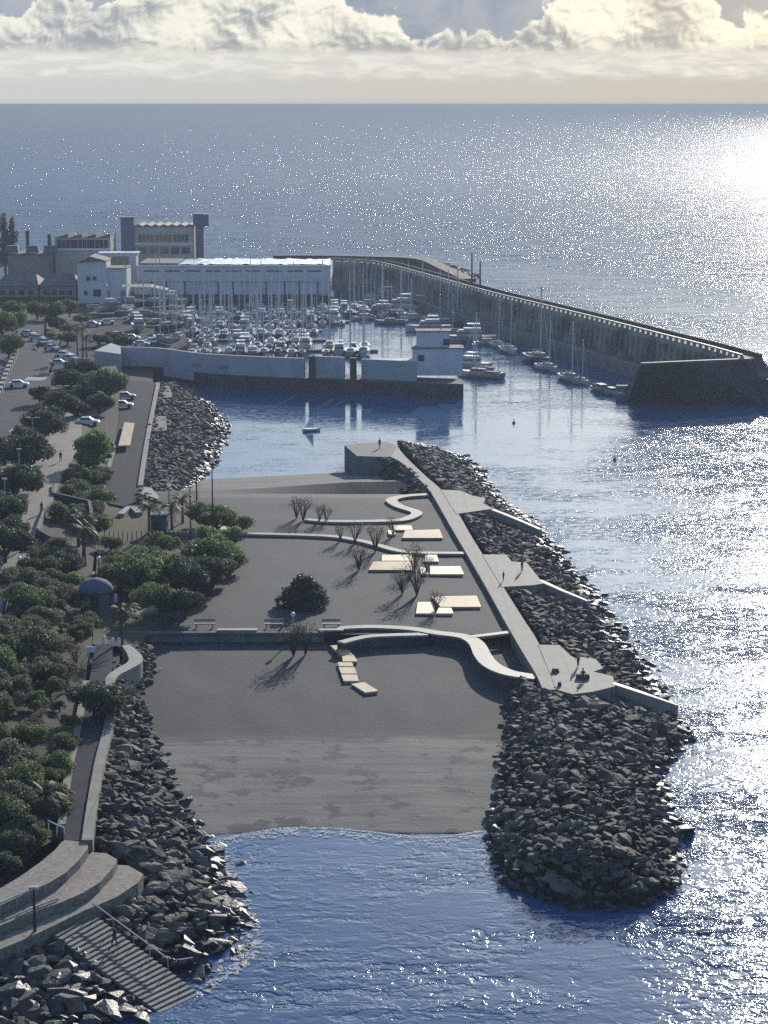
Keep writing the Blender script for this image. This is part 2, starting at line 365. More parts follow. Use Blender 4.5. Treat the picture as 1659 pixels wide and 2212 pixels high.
# sand: one sheet from the far shore to the near one
prof = [(1000, -2.5), (1036, -.25), (1044, .25), (1066, 1.5), (1074, 2.9), (1085, 3.0), (1372, 3.0), (1378, 2.1), (1500, 1.8), (1640, 1.1), (1800, 0.02), (1850, -1.5), (1900, -3)]
lefts = [(1000, 350), (1100, 350), (1200, 270), (1365, 260), (1500, 300), (1560, 310), (1640, 350), (1750, 390), (1850, 440), (1900, 450)]
rights = [(1000, 790), (1034, 815), (1060, 850), (1067, 925), (1075, 946), (1195, 1018), (1360, 1110), (1457, 1170), (1500, 1140), (1580, 1110), (1700, 1100), (1900, 1110)]
NEARW = lambda x: float(np.interp(x, [430, 520, 600, 700, 790, 900, 960, 1060], [1822, 1803, 1788, 1785, 1794, 1808, 1807, 1790]))
mb = MB(); nxs, rows = 70, []
for yy in np.concatenate([np.linspace(1000, 1090, 30), np.linspace(1095, 1365, 30), np.linspace(1370, 1382, 7), np.linspace(1390, 1900, 90)]):
    z = float(np.interp(yy, *zip(*prof))); a = W(np.interp(yy, *zip(*lefts)), yy, z); c = W(np.interp(yy, *zip(*rights)), yy, z)
    for i in range(nxs+1):
        p = a.lerp(c, i/nxs)
        px = D(p)[0]
        if yy > 1640: p.z = float(np.interp(yy - (NEARW(px)-1800)*min(1, (yy-1640)/100), *zip(*prof)))
        if yy < 1064: p.z = float(np.interp(yy + 8 - .03*(px-430)*-1 - 6, *zip(*prof))) if px > 430 else p.z
        if 1085 < yy < 1360 or yy > 1390: p.z += .07*mnoise.noise(Vector((p.x*.25, p.y*.12, 0)))
        mb.v.append(tuple(p))
    rows.append(1)
for j in range(len(rows)-1):
    for i in range(nxs): q = j*(nxs+1)+i; mb.f.append((q, q+nxs+1, q+nxs+2, q+1))
m = bpy.data.materials.new('black beach sand'); m.use_nodes = True; t = NT(m.node_tree); b = t.n['Principled BSDF']
g = t.new('ShaderNodeNewGeometry'); sp_ = t.new('ShaderNodeSeparateXYZ'); t.l.new(g.outputs['Position'], sp_.inputs[0]); Y = sp_.outputs[1]
vec = t.xyz(t.m('MULTIPLY', sp_.outputs[0], .35), Y, 0.0)
na = t.noise(g.outputs['Position'], .16, 7, .68); nst = t.noise(t.xyz(t.m('MULTIPLY', sp_.outputs[0], .09), Y, 0.0), .8, 5, .62, .4)
dry = t.mix(t.step(na, .35, .65), (.052, .056, .061), (.036, .040, .047))
dry = t.mix(t.m('MULTIPLY', t.step(t.noise(g.outputs['Position'], 2.5, 5, .7), .45, .6), .35), dry, (.045, .048, .055))
yw = lambda y, z=1.0: W(0, y, z).y
jit = t.m('ADD', Y, t.m('MULTIPLY', t.m('SUBTRACT', nst, .5), 9))
wet = t.mix(t.step(nst, .30, .72), (.215, .20, .168), (.118, .112, .098))
wet = t.mix(t.step(t.noise(g.outputs['Position'], .28, 5, .65), .545, .60), wet, (.075, .075, .075))
dk = t.mix(t.step(jit, yw(1500)-2, yw(1585)), dry, (.045, .047, .053))
col = t.mix(t.step(jit, yw(1588), yw(1618)), dk, wet)
col = t.mix(t.step(Y, yw(1060, 2.0), yw(1052, 1.2)), col, t.mix(t.step(nst, .36, .62), (.17, .16, .145), (.085, .083, .08)))
t.put(b.inputs['Base Color'], col); b.inputs['Roughness'].default_value = .85; b.inputs['Specular IOR Level'].default_value = .2
bp = t.new('ShaderNodeBump'); bp.inputs['Distance'].default_value = .05; t.l.new(t.noise(g.outputs['Position'], 1.8, 5, .7), bp.inputs['Height']); t.l.new(bp.outputs[0], b.inputs['Normal'])
struct(mb.build('sand_beach', m, smooth=True))
# foam line where the water reaches the near beach
foam = mat('foam', (.62, .63, .63), (.5, .52, .53), 2, .8)
t = NT(foam.node_tree); g_ = t.new('ShaderNodeNewGeometry'); tp_ = t.new('ShaderNodeBsdfTransparent'); mx_ = t.new('ShaderNodeMixShader'); t.put(mx_.inputs[0], t.step(t.noise(g_.outputs['Position'], 5, 4, .7), .42, .60))
t.l.new(tp_.outputs[0], mx_.inputs[1]); t.l.new(t.n['Principled BSDF'].outputs[0], mx_.inputs[2]); t.l.new(mx_.outputs[0], t.n['Material Output'].inputs[0])
struct(ribbon([W(x, y, .05 + .0) for x in range(440, 1060, 30) for y in [NEARW(x)+1.5]], [.3, .7, .4, .8, .3, .7, .3, .6], .04).build('foam_edge', foam))
struct(ribbon([W(x, y, .05) for x, y in [(434, 1048), (520, 1043), (620, 1038), (740, 1032)]], [1.0, .7, .9, .6], .04).build('foam_edge', foam))

# ------------------------------------------------------------------ pier, paths, platforms
PZ = 3.6
path_l = [z3(*p) for p in [(70, 175), (150, 215), (250, 310), (330, 400), (440, 590), (540, 760), (650, 950), (800, 1220), (900, 1390), (960, 1490), (1000, 1580)]]
path_r = [z3(*p) for p in [(120, 112), (180, 185), (300, 300), (390, 380), (490, 520), (560, 640), (640, 770), (760, 960), (880, 1150), (980, 1310), (1090, 1580)]]
pl = smooth(WP(path_l, PZ)); pr = smooth(WP(path_r, PZ)); mb = MB().strip(pl, pr)
mb.strip([p - Vector((0, 0, 4)) for p in pl], pl); mb.strip(pr, [p - Vector((0, 0, 4)) for p in pr])
tag(mb.build('pier_walkway', conc), 'long pale concrete walkway along the crest of the rubble pier', 'walkway')
plat_px = [
    ([(385, 378), (500, 383), (580, 415), (655, 430), (640, 462), (702, 492), (480, 524)], 'pale concrete platform stepping out beside the pier, farthest of the three'),
    ([(636, 768), (780, 768), (812, 810), (900, 815), (940, 862), (1002, 942), (940, 952), (752, 962)], 'middle concrete platform on the sea side of the pier, with two people on it'),
    ([(972, 1310), (1100, 1312), (1170, 1378), (1200, 1392), (1230, 1383), (1320, 1398), (1362, 1450), (1305, 1472), (1422, 1500), (1432, 1560), (1300, 1592), (1180, 1607), (1080, 1580), (1050, 1500)], 'large concrete platform at the near end of the pier walkway')]
plats = []
for pp, lab in plat_px:
    pw = WP([z3(*p) for p in pp], PZ+.05); plats.append([(p.x, p.y) for p in pw])
    tag(MB().prism(pw, PZ+.05, .5).build('pier_platform', conc, fix=True), lab, 'platform')
hp = WP([(744, 962), (783, 957), (835, 955), (857, 963), (846, 986), (838, 987), (771, 985)], PZ+.02)
tag(MB().prism(hp, PZ+.02, -2).build('jetty_block', concd, fix=True), 'square concrete head of the pier with sheer dark wall at the far tip', 'jetty head')
ribs = [([(924, 1067), (873, 1071), (846, 1079), (861, 1092), (900, 1106), (885, 1117.5), (857, 1123), (787, 1125), (708, 1125), (661, 1121)], [2, 2.4, 2.2, 2.2, 2.2, 2, 1.6], 'S shaped pale path from the pier to the low stone wall by the far beach', coping),
        ([(400, 1148), (434, 1149), (551, 1152), (596, 1153), (708, 1157), (767, 1165), (810, 1175), (857, 1188), (904, 1193), (1012, 1194)], 1.7, 'narrow pale path crossing the dark sand between the deck pairs', coping),
        ([(688, 1361), (747, 1355), (806, 1353), (885, 1357), (943, 1366), (1002, 1374), (1029, 1389), (1043, 1415), (1062, 1436), (1101, 1453), (1160, 1462)], [1.2, 1.4, 1.5, 1.7, 1.8, 2.0, 2.0, 1.9], 'broad curling pale path that ends at the large near platform', coping),
        ([(736, 1387), (787, 1375), (845, 1371), (924, 1369)], 1.2, 'thin curved kerb path leading down to the tan boardwalk', coping),
        ([(1012, 1375), (1050, 1371), (1106, 1364)], 1.3, 'short straight path joining the curling path to the pier', coping)]
for i, (pp, wd_, lab, mt) in enumerate(ribs):
    zz = 3.35 if i != 3 else 3.25
    if i in (2, 3):
        e = empty('garden_path', WP(pp[:1], zz)[0], 0, lab, 'path'); ribbon([p-e.location for p in WP(pp, zz+.01*i)], wd_, .22).build('path_surface', mt, e); ribbon([p-e.location-Vector((0, 0, .23)) for p in WP(pp, zz+.01*i)], np.array(wd_)*.94 if i == 2 else wd_*.94, 1.8).build('wall_face', dstone, e)  # dark stone face paints in the shadow below the path coping
    else: tag(ribbon(WP(pp, zz + .01*i), np.array(wd_ if hasattr(wd_, '__len__') else [wd_]*2)*.78, .3).build('garden_path', mt), lab, 'path')
# low straight wall stepping the sand down
wl = empty('retaining_wall', W(480, 1364, 3.0), 0, 'long low wall stepping the black sand down, with benches above it', 'wall')
def seg_wall(parent, name, a, b, zt, zb, th, m_, inv):
    d_ = (b-a); L_ = d_.length; c_ = (a+b)/2; mb_ = MB().box((c_.x-inv.x, c_.y-inv.y, (zt+zb)/2-inv.z), (L_, th, zt-zb), math.atan2(d_.y, d_.x)); return mb_.build(name, m_, parent)
seg_wall(wl, 'wall_face', W(270, 1366, 3.2), W(700, 1366, 3.2), 3.25, 1.4, .5, concd, wl.location)
for a_, b_ in ((469, 556), (690, 742)): seg_wall(wl, 'coping', W(a_, 1363, 3.2), W(b_, 1363, 3.2), 3.42, 3.26, .9, coping, wl.location)

def deck(pts, cv, z, m_, label, group, name='wooden_deck', cat='deck'):
    pw = WP(pts, z, cv); c = sum(pw, Vector())/len(pw); c.z = z-.3
    e = empty(name, c, 0, label, cat, group)
    MB().prism([p-c for p in pw], .3, .16).build('deck_boards', m_, e, fix=True)
    q = [(p-c)*.93 for p in pw]; MB().prism(q, .155, -.1).build('deck_frame', wood2, e, fix=True)
G = 'timber decks laid on the black sand'
for pts, lab, mm in [
    ([(1060, 543), (1160, 543), (1168, 568), (1066, 568)], 'small pale deck behind the tan one, farthest deck of all', wood),
    ([(1125, 571), (1315, 565), (1335, 612), (1110, 612)], 'long tan and cream deck in the farthest deck pair', wood2),
    ([(1030, 570), (1065, 570), (1075, 592), (1035, 592)], 'tiny cream deck square left of the farthest pair', wood),
    ([(1000, 705), (1158, 705), (1168, 738), (995, 738)], 'cream deck forming the back strip of the wide middle deck', wood),
    ([(950, 742), (1170, 742), (1180, 788), (925, 788)], 'wide tan deck in front of a cream strip, left of the bare tree', wood2),
    ([(1240, 705), (1300, 705), (1312, 742), (1225, 742)], 'short cream deck alone behind the long middle deck', wood),
    ([(1265, 768), (1430, 768), (1450, 812), (1262, 812)], 'long cream deck right of the bare red stemmed shrub', wood),
    ([(1210, 775), (1240, 775), (1255, 810), (1213, 810)], 'narrow cream deck left of the bare red stemmed shrub', wood),
    ([(1270, 935), (1520, 930), (1545, 992), (1320, 992)], 'long pale tan deck, nearest and longest on the sand', wood2),
    ([(1195, 965), (1265, 965), (1290, 1028), (1185, 1028)], 'cream square deck left of the nearest V shaped shrub', wood),
    ([(1310, 997), (1380, 997), (1392, 1028), (1297, 1028)], 'small cream deck in front of the longest deck', wood)]:
    deck(pts, z5, 3.3, mm, lab, G)
G = 'boardwalk panels stepping down to the lower sand'
for i, pts in enumerate([[(1080, 410), (1160, 405), (1185, 437), (1110, 437)], [(1118, 446), (1198, 440), (1213, 462), (1148, 465)], [(1150, 469), (1220, 466), (1245, 505), (1155, 505)],
        [(1125, 510), (1210, 508), (1220, 535), (1130, 533)], [(1130, 540), (1225, 540), (1240, 578), (1145, 578)], [(1145, 583), (1240, 583), (1250, 622), (1160, 622)], [(1205, 640), (1285, 630), (1370, 682), (1290, 692)]]):
    nm = ['topmost', 'second', 'third', 'fourth', 'fifth', 'sixth', 'lowest and most turned'][i]
    deck(pts, z2b, 2.45 - .06*i, wood2, f'{nm} tan boardwalk panel counting down from the curved kerb', G, 'boardwalk_panel', 'boardwalk panel')

# ------------------------------------------------------------------ left side ground: walkway, terraces, steps, roads
WZ = 4.4
wk = [(205, 1392), (243, 1392), (240, 1465), (237, 1550), (216, 1640), (198, 1730), (181, 1816), (138, 1814), (151, 1680), (173, 1568), (194, 1464)]
tag(MB().prism(WP(wk, WZ), WZ, 1).build('shore_walkway', asph, fix=True), 'dark straight walkway running beside the boulder bank', 'walkway')
tag(ribbon(WP([(237, 1464), (237, 1550), (216, 1640), (200, 1730), (188, 1814)], WZ+.25), .9, 3).build('walkway_wall', conc), 'low pale wall between the dark walkway and the boulders', 'low wall')
tag(ribbon(WP([(187, 1470), (168, 1568), (146, 1680), (133, 1780)], WZ+.12), .7, 3).build('walkway_kerb', terr), 'brown stone kerb along the planted side of the dark walkway', 'kerb')
tiers = [([(-260, 2010), (0, 1266), (120, 1195), (240, 1110), (330, 1035), (368, 990), (390, 975), (525, 990), (530, 1020), (480, 1090), (400, 1168), (290, 1235), (210, 1270), (0, 1368), (-260, 2110)], WZ+.02, 'highest of the three curved brown stone terraces'),
         ([(-260, 2060), (0, 1376), (210, 1285), (400, 1180), (490, 1105), (540, 1048), (640, 1055), (705, 1092), (680, 1140), (600, 1230), (500, 1292), (380, 1345), (250, 1390), (120, 1440), (0, 1490), (-260, 2200)], WZ-.75, 'middle curved brown stone terrace with railing piece on it'),
         ([(-260, 2120), (0, 1510), (150, 1450), (380, 1362), (520, 1298), (610, 1240), (690, 1150), (712, 1125), (770, 1128), (862, 1180), (830, 1232), (700, 1318), (500, 1402), (300, 1500), (150, 1570), (0, 1632), (-260, 2280)], WZ-1.5, 'lowest curved brown stone terrace ending over the boulders')]
tier_w = []
for pts, z, lab in tiers:
    pts = [((-260 if p[0] < 0 else p[0]), (p[1]-620 if p[0] < 0 else p[1])) for p in pts]
    pw = WP(pts, z, zbl); tier_w.append(pw)
    tag(MB().prism(pw, z, -1).build('curved_terrace', terr, fix=True), lab, 'terrace')
# long steps down into the water
sl = [zbl(*p) for p in [(335, 1555), (950, 2015)]]; sr = [zbl(*p) for p in [(560, 1425), (1195, 1900)]]
a0, a1 = W(*sl[0], 2.3), W(*sl[1], -.05); b0, b1 = W(*sr[0], 2.3), W(*sr[1], -.05); NS = 24
stp = empty('sea_steps', (a0+b0)/2, 0, 'long flight of pale edged steps descending between boulders into the sea', 'steps'); inv = stp.location
for i in range(NS):
    p, q = a0.lerp(a1, i/(NS-1)), b0.lerp(b1, i/(NS-1)); d_ = q-p; n_ = Vector((d_.y, -d_.x, 0)).normalized()
    c = (p+q)/2 - inv; rz = math.atan2(d_.y, d_.x)
    MB().box(c-Vector((0, 0, .1)), (d_.length, .38, .36), rz).build('step', conc, stp)
bed = [a0, b0, b1, a1]; MB().add([p-inv-Vector((0, 0, .62)) for p in bed] + [Vector((p.x-inv.x, p.y-inv.y, -3-inv.z)) for p in bed], [(0, 1, 2, 3), (0, 4, 5, 1), (1, 5, 6, 2), (2, 6, 7, 3), (3, 7, 4, 0)]).build('step_bed', rockg, stp, fix=True)
rail = [b0.lerp(b1, k)+Vector((0, 0, .95)) for k in (0, .2, .4, .55, .72)]
MB().tube([p-inv for p in rail], .06).build('handrail', steel, stp)
for p in rail: MB().tube([p-inv, p-inv-Vector((0, 0, 1.1))], .04).build('rail_post', steel, stp)
# access road, pads
road = [(258, 822), (340, 826), (324, 906), (314, 962), (300, 1050), (313, 1075), (268, 1094), (238, 1088), (222, 1055), (242, 981), (252, 900)]
tag(MB().prism(WP(road, 3.8), 3.8, 0).build('access_road', asph, fix=True), 'dark ramp road between the planted bank and the far rubble slope', 'road')
tag(ribbon(WP([(342, 826), (326, 906), (316, 962), (303, 1048)], 4.1), .8, 3).build('road_kerb', conc), 'pale kerb between the ramp road and the far rubble slope', 'kerb')
tag(ribbon(WP([(250, 962), (241, 985), (221, 1057)], 4.1), .7, 3).build('road_kerb', conc), 'pale kerb on the garden side of the ramp road', 'kerb')
for pts, lab in [([(1042, 228), (1120, 230), (1140, 300), (1025, 312)], 'farther concrete pad beside the ramp road kerb'), ([(1010, 425), (1098, 428), (1105, 522), (992, 528)], 'nearer concrete pad beside the ramp road kerb')]:
    tag(MB().prism(WP(pts, 3.7, z4), 3.7, 0).build('concrete_pad', concd, fix=True), lab, 'concrete pad')
tag(MB().prism(WP([(930, 895), (1000, 900), (1050, 960), (1040, 975), (915, 930)], 3.75, z4), 3.75, 1).build('concrete_ledge', coping, fix=True), 'broken pale ledge at the foot of the ramp road', 'ledge')
# main road and promenade, higher up on the left
RZ = 6.0
prom = [(150, 872), (178, 895), (176, 945), (160, 985), (143, 1015), (126, 1050), (112, 1085), (84, 1135), (72, 1170), (62, 1210), (45, 1240), (28, 1260), (0, 1330), (-60, 1480), (-700, 1480), (-700, 1000), (-60, 1010), (0, 985), (60, 930), (110, 880)]
struct(MB().prism(WP(prom, RZ), RZ, 0).build('promenade_pavement', paving, fix=True))
rd = [(-700, 1012), (-60, 1012), (0, 1008), (45, 960), (80, 905), (108, 865), (110, 820), (100, 780), (75, 752), (70, 735), (100, 694), (60, 668), (-700, 700)]
struct(MB().prism(WP(rd, RZ+.06), RZ+.06, 0).build('main_road', asphl, fix=True))
struct(MB().prism(WP([(110, 800), (250, 790), (262, 818), (252, 900), (245, 960), (178, 905), (150, 878), (108, 868)], RZ-.6), RZ-.6, 0).build('verge', soil, fix=True))
# boatyard apron left of the basin
struct(MB().prism(WP([(150, 690), (395, 690), (405, 745), (335, 772), (200, 785), (110, 800)], 3.2), 3.2, 0).build('boatyard_apron', asph, fix=True))

# planted bank as a loft, from the promenade down to the lower level
def loft(T_, B_, n, mrows, prof_=1.0):
    A = resample(T_, n); Bp = resample(B_, n); V = []
    for j in range(mrows+1):
        s_ = j/mrows
        for i in range(n):
            p = A[i].lerp(Bp[i], s_); p.z = A[i].z + (Bp[i].z - A[i].z)*s_**prof_; p.z += .25*mnoise.noise(p*.3); V.append(p)
    return V, [(j*n+i, (j+1)*n+i, (j+1)*n+i+1, j*n+i+1) for j in range(mrows) for i in range(n-1)]
bank_t = WP([(178, 905), (176, 945), (143, 1015), (112, 1085), (72, 1170), (45, 1240), (0, 1330), (-60, 1480), (-100, 1600), (-160, 1760)], RZ-.1)
bank_b = WP([(247, 960), (232, 1020), (220, 1075), (205, 1180), (195, 1290), (200, 1390), (170, 1568), (150, 1680), (133, 1800), (0, 1905)], LZ+1.2)
V, F = loft(bank_t, bank_b, 60, 10); struct(MB().add(V, F).build('planted_bank', soil, smooth=True))
V, F = loft(WP([(228, 1060), (215, 1150), (205, 1260), (200, 1392)], 3.6), WP([(430, 1060), (440, 1150), (400, 1260), (300, 1400)], 3.02), 20, 8); struct(MB().add(V, F).build('garden_ground', gravel, smooth=True))

# ------------------------------------------------------------------ boulders
def hull_mesh(seed, name='boulder'):
    r_ = random.Random(seed); bm = bmesh.new()
    sx, sy, sz = r_.uniform(.95, 1.6), r_.uniform(.7, 1.05), r_.uniform(.42, .72)
    for _ in range(r_.randint(13, 20)):
        d = Vector((r_.gauss(0, 1), r_.gauss(0, 1), r_.gauss(0, 1))).normalized()*r_.uniform(.82, 1.0)
        bm.verts.new((d.x*sx*.6, d.y*sy*.6, d.z*sz*.6))
    res = bmesh.ops.convex_hull(bm, input=bm.verts); bmesh.ops.delete(bm, geom=[v_ for v_ in bm.verts if not v_.link_faces], context='VERTS')
    bmesh.ops.triangulate(bm, faces=bm.faces)
    me_ = bpy.data.meshes.new(name); bm.to_mesh(me_); bm.free(); me_.materials.append(rockm); return me_
HULLS = [hull_mesh(i) for i in range(16)]
WET_SHADE = []
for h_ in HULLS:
    h2 = h_.copy(); h2.materials.clear(); h2.materials.append(rockd); WET_SHADE.append(h2)
HV = [np.array([v_.co[:] for v_ in h_.vertices]) for h_ in HULLS]; HF = [[tuple(p_.vertices) for p_ in h_.polygons] for h_ in HULLS]
ROCKS = []; CX_ = (a0+b0+b1+a1)/4
avoid = plats + [[(p.x, p.y) for p in pw] for pw in tier_w] + [[((p.x-CX_.x)*.86+CX_.x, (p.y-CX_.y)*.97+CX_.y) for p in (a0, b0, b1, a1)]]
def scatter(T_, B_, slope, step=1.05, size=1.15, prof_=1.25, over=.12, lift=0.0):
    L_ = sum((b-a).length for a, b in zip(T_, T_[1:])); L2 = sum((b-a).length for a, b in zip(B_, B_[1:])); L_ = max(L_, L2); n = max(3, int(L_/step))
    A = resample(T_, n); Bp = resample(B_, n)
    V, F = loft(T_, B_, max(12, n//3), 8, prof_); V = [v_ - Vector((0, 0, .45)) for v_ in V]
    mbb = MB().add(V, F); bases.append((mbb, slope))
    for i in range(n):
        wdt = (A[i]-Bp[i]).length; k = max(2, int(wdt/step))
        for j in range(k+1):
            s_ = (j+random.uniform(-.4, .4))/k; f_ = random.uniform(-.45, .45); i2 = min(max(i+(1 if f_ > 0 else -1), 0), n-1)
            a = A[i].lerp(A[i2], abs(f_)); b_ = Bp[i].lerp(Bp[i2], abs(f_)); s_ = max(-over*.3, min(1.0+over*.3, s_)); p = a.lerp(b_, s_)
            p.z = a.z + (b_.z-a.z)*max(0, s_)**prof_ + random.uniform(-.3, .2) + lift
            if any(inpoly(p.x, p.y, av) for av in avoid): continue
            sc = size*random.choice((.55, .65, .8, .9, 1.05, 1.3, 1.65))*random.uniform(.9, 1.1)
            ROCKS.append((p, sc, slope))
bases = []
scatter([W(x, y, z) for x, y, z in [(250, 1470, 3.9), (240, 1510, 3.9), (237, 1550, 3.9), (214, 1670, 3.8), (196, 1790, 3.7), (208, 1828, 3.3), (268, 1852, 2.5), (316, 1888, 1.9), (296, 1922, 1.9), (252, 1956, 1.9), (225, 1985, 1.9)]],
        WP([(330, 1500), (345, 1540), (388, 1640), (432, 1750), (480, 1830), (508, 1880), (540, 1950), (568, 2030), (545, 2075), (500, 2110), (445, 2145)], -.4), 'near', .9, 1.0)
scatter(WP([(-120, 2090), (0, 2058), (60, 2033), (112, 2010), (128, 2030)], 1.8), WP([(-100, 2420), (60, 2400), (180, 2330), (290, 2260), (345, 2200)], -.4), 'corner', 1.0, 1.25)
scatter(WP([(1150, 1485), (1200, 1600), (1240, 1720), (1270, 1830)], 3.3), WP([(1092, 1490), (1068, 1560), (1050, 1640), (1052, 1710), (1040, 1800), (1043, 1870), (1075, 1925)], -.4), 'head', 0.85, 0.85, 2.2)
scatter(WP([(1180, 1500), (1230, 1600), (1255, 1720), (1270, 1830)], 3.3), WP([(1330, 1488), (1440, 1520), (1505, 1595), (1440, 1680), (1462, 1760), (1482, 1850), (1480, 1935)], -.4), 'head', 0.85, 0.85, 2.2)
scatter(WP([(1140, 1490), (1185, 1600), (1225, 1720), (1255, 1830)], 3.4), WP([(1190, 1500), (1245, 1600), (1270, 1720), (1290, 1830)], 3.4), 'head', .95, .85, 1)
scatter(WP([(1262, 1822), (1270, 1834), (1282, 1822)], 3.2), WP([(1075, 1925), (1180, 1968), (1290, 1985), (1400, 1978), (1480, 1935)], -.4), 'head', 0.85, 0.85, 1.8)
scatter(WP([z3(*p) for p in [(180, 120), (300, 260), (420, 370), (530, 530), (680, 760), (800, 960), (950, 1200), (1050, 1330), (1110, 1400), (1250, 1560)]], 3.2),
        WP([(860, 957), (935, 968), (1000, 985), (1040, 1010), (1062, 1050), (1110, 1095), (1165, 1135), (1215, 1190), (1262, 1240), (1300, 1285), (1335, 1330), (1375, 1395), (1415, 1445), (1470, 1530)], -.4), 'seaward', 1.0, .9)
scatter(WP([(812, 988), (866, 1003), (902, 1036), (930, 1066)], 3.3), WP([(757, 1003), (795, 1008), (828, 1036), (850, 1074)], .2), 'inner', 1.2, 1.0)
scatter(WP([(350, 830), (342, 870), (328, 906), (318, 962), (305, 1048), (300, 1085)], 3.6), WP([(405, 836), (440, 862), (480, 893), (500, 920), (492, 955), (470, 1002), (428, 1055), (400, 1075)], -.4), 'harbour', 1.0, .95)
scatter(WP(([(240, 1470), (262, 1440), (290, 1415), (305, 1395)]), 3.6), WP([(262, 1490), (315, 1480), (338, 1450), (325, 1405)], 2.0), 'mound', .8, .8)
scatter(WP([(1621, 782), (1660, 790), (1760, 800)], 4.5), WP([(1625, 812), (1659, 822), (1760, 845)], 1.0), 'mole', 1.6, 1.6)
scatter(WP([(880, 560), (960, 583), (1000, 598)], 3.0), WP([(930, 566), (1000, 588), (1030, 602)], -.5), 'mole', 2.4, 2.6)
for mbb, slope in bases:
    struct(mbb.build('rubble_slope', rockg, smooth=True))
NAMES = {'near': ('grey basalt boulder on the bank below the dark walkway', 'boulders of the near bank'), 'corner': ('dark boulder below the curved terraces beside the sea steps', 'boulders under the terraces'),
         'head': ('dark boulder on the rounded head of the rubble pier', 'boulders of the pier head'), 'seaward': ('grey boulder on the seaward slope of the pier', 'boulders of the seaward slope'),
         'inner': ('boulder on the sheltered slope of the pier', 'boulders inside the pier'), 'harbour': ('grey boulder on the bank beside the ramp road', 'boulders by the ramp road'),
         'mound': ('cobble in the grey mound beside the curved coping', 'cobbles of the mound'), 'mole': ('boulder at the harbour mole', 'boulders of the mole')}
def pxsize(r_):
    x, y, f = D(r_[0]); return r_[1]*FD/f if (-20 < x < 1680 and y < 2230 and r_[0].z > .1) else 0
ROCKS.sort(key=pxsize, reverse=True)
# one unusual big wedge of rock at the water's edge
nb_ = 0
def rotm():
    return Matrix.Rotation(random.uniform(0, 2*PI), 3, 'Z') @ Matrix.Rotation(random.uniform(-.45, .45), 3, 'X') @ Matrix.Rotation(random.uniform(-.35, .35), 3, 'Y')
MM = 0
for p, sc, slope in ROCKS[:290]:
    o = bpy.data.objects.new('boulder', random.choice(WET_SHADE if p.z < .75 or (slope == 'corner' and random.random() < .6) else HULLS)); COL.objects.link(o); o.location = p; o.rotation_euler = rotm().to_euler(); o.scale = (sc,)*3  # wet rock at the waterline; corner boulders darkened to paint in terrace shade
    x_, y_, _ = D(p); wet_shade_ = o.data.name.startswith('boulder') and o.data in WET_SHADE
    szw = 'huge' if sc > 1.5 else 'large' if sc > 1.2 else 'middling' if sc > .95 else 'small'
    if slope == 'near': loc_ = ('level with the beach shore' if y_ < 1830 else 'below the lowest terrace' if y_ < 1960 else 'right of the sea steps') + (', at the waterline' if p.z < .8 else ', up by the wall' if p.z > 2.6 else ', mid slope')
    elif slope == 'corner': loc_ = 'left of the sea steps' + (', under the terrace edge' if p.z > 1.3 else ', close to the picture bottom' if y_ > 2120 else ', low down')
    elif slope == 'head': loc_ = 'on the rounded pier head' + (', at its waterline' if p.z < .9 else ', on its crest' if p.z > 2.6 else ', on its flank')
    else: loc_ = NAMES[slope][0].split('boulder ')[-1]
    tag(o, f"{szw} {'wet or shade-black' if wet_shade_ else 'dry grey'} boulder {loc_}", 'boulder', NAMES[slope][1])
groups = {}
for r_ in ROCKS[290:]: groups.setdefault(r_[2], []).append(r_)
for slope, lst in groups.items():
    vv = []; ff = []; o_ = 0; mi = []
    for p, sc, _ in lst:
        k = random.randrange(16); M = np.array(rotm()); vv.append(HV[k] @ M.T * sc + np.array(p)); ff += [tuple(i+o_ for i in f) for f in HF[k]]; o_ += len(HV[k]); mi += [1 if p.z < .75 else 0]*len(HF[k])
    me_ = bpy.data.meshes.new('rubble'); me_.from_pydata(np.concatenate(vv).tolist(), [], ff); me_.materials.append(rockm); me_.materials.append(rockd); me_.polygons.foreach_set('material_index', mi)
    o = bpy.data.objects.new('rubble', me_); COL.objects.link(o); tag(o, 'mass of ' + NAMES[slope][1], 'rubble', None, 'stuff')
bm = MB().add([W(1462, 1782, -.3), W(1468, 1800, -.3), W(1502, 1790, -.2), W(1486, 1776, -.3), W(1470, 1790, 1.1), W(1500, 1789, .9), W(1466, 1797, .9)], [(0, 1, 6, 4), (1, 2, 5, 6), (2, 3, 4, 5), (0, 4, 3), (4, 6, 5), (0, 3, 2, 1)])
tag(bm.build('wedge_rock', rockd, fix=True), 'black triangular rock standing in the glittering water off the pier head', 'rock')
for pts, lab in [([(1064, 1100), (1110, 1118), (1168, 1143)], 'sloping concrete kerb running from the farthest platform to the sea'), ([(1166, 1253), (1215, 1275), (1268, 1297)], 'sloping concrete kerb running from the middle platform to the sea'),
                 ([(1325, 1475), (1400, 1500), (1462, 1522)], 'sloping concrete kerb running from the large near platform to the sea')]:
    P_ = [W(*pts[0], 3.7), W(*pts[1], 2.9), W(*pts[2], 1.6)]
    tag(ribbon(P_, .8, 1.6, False).build('sloping_kerb', coping), lab, 'kerb')

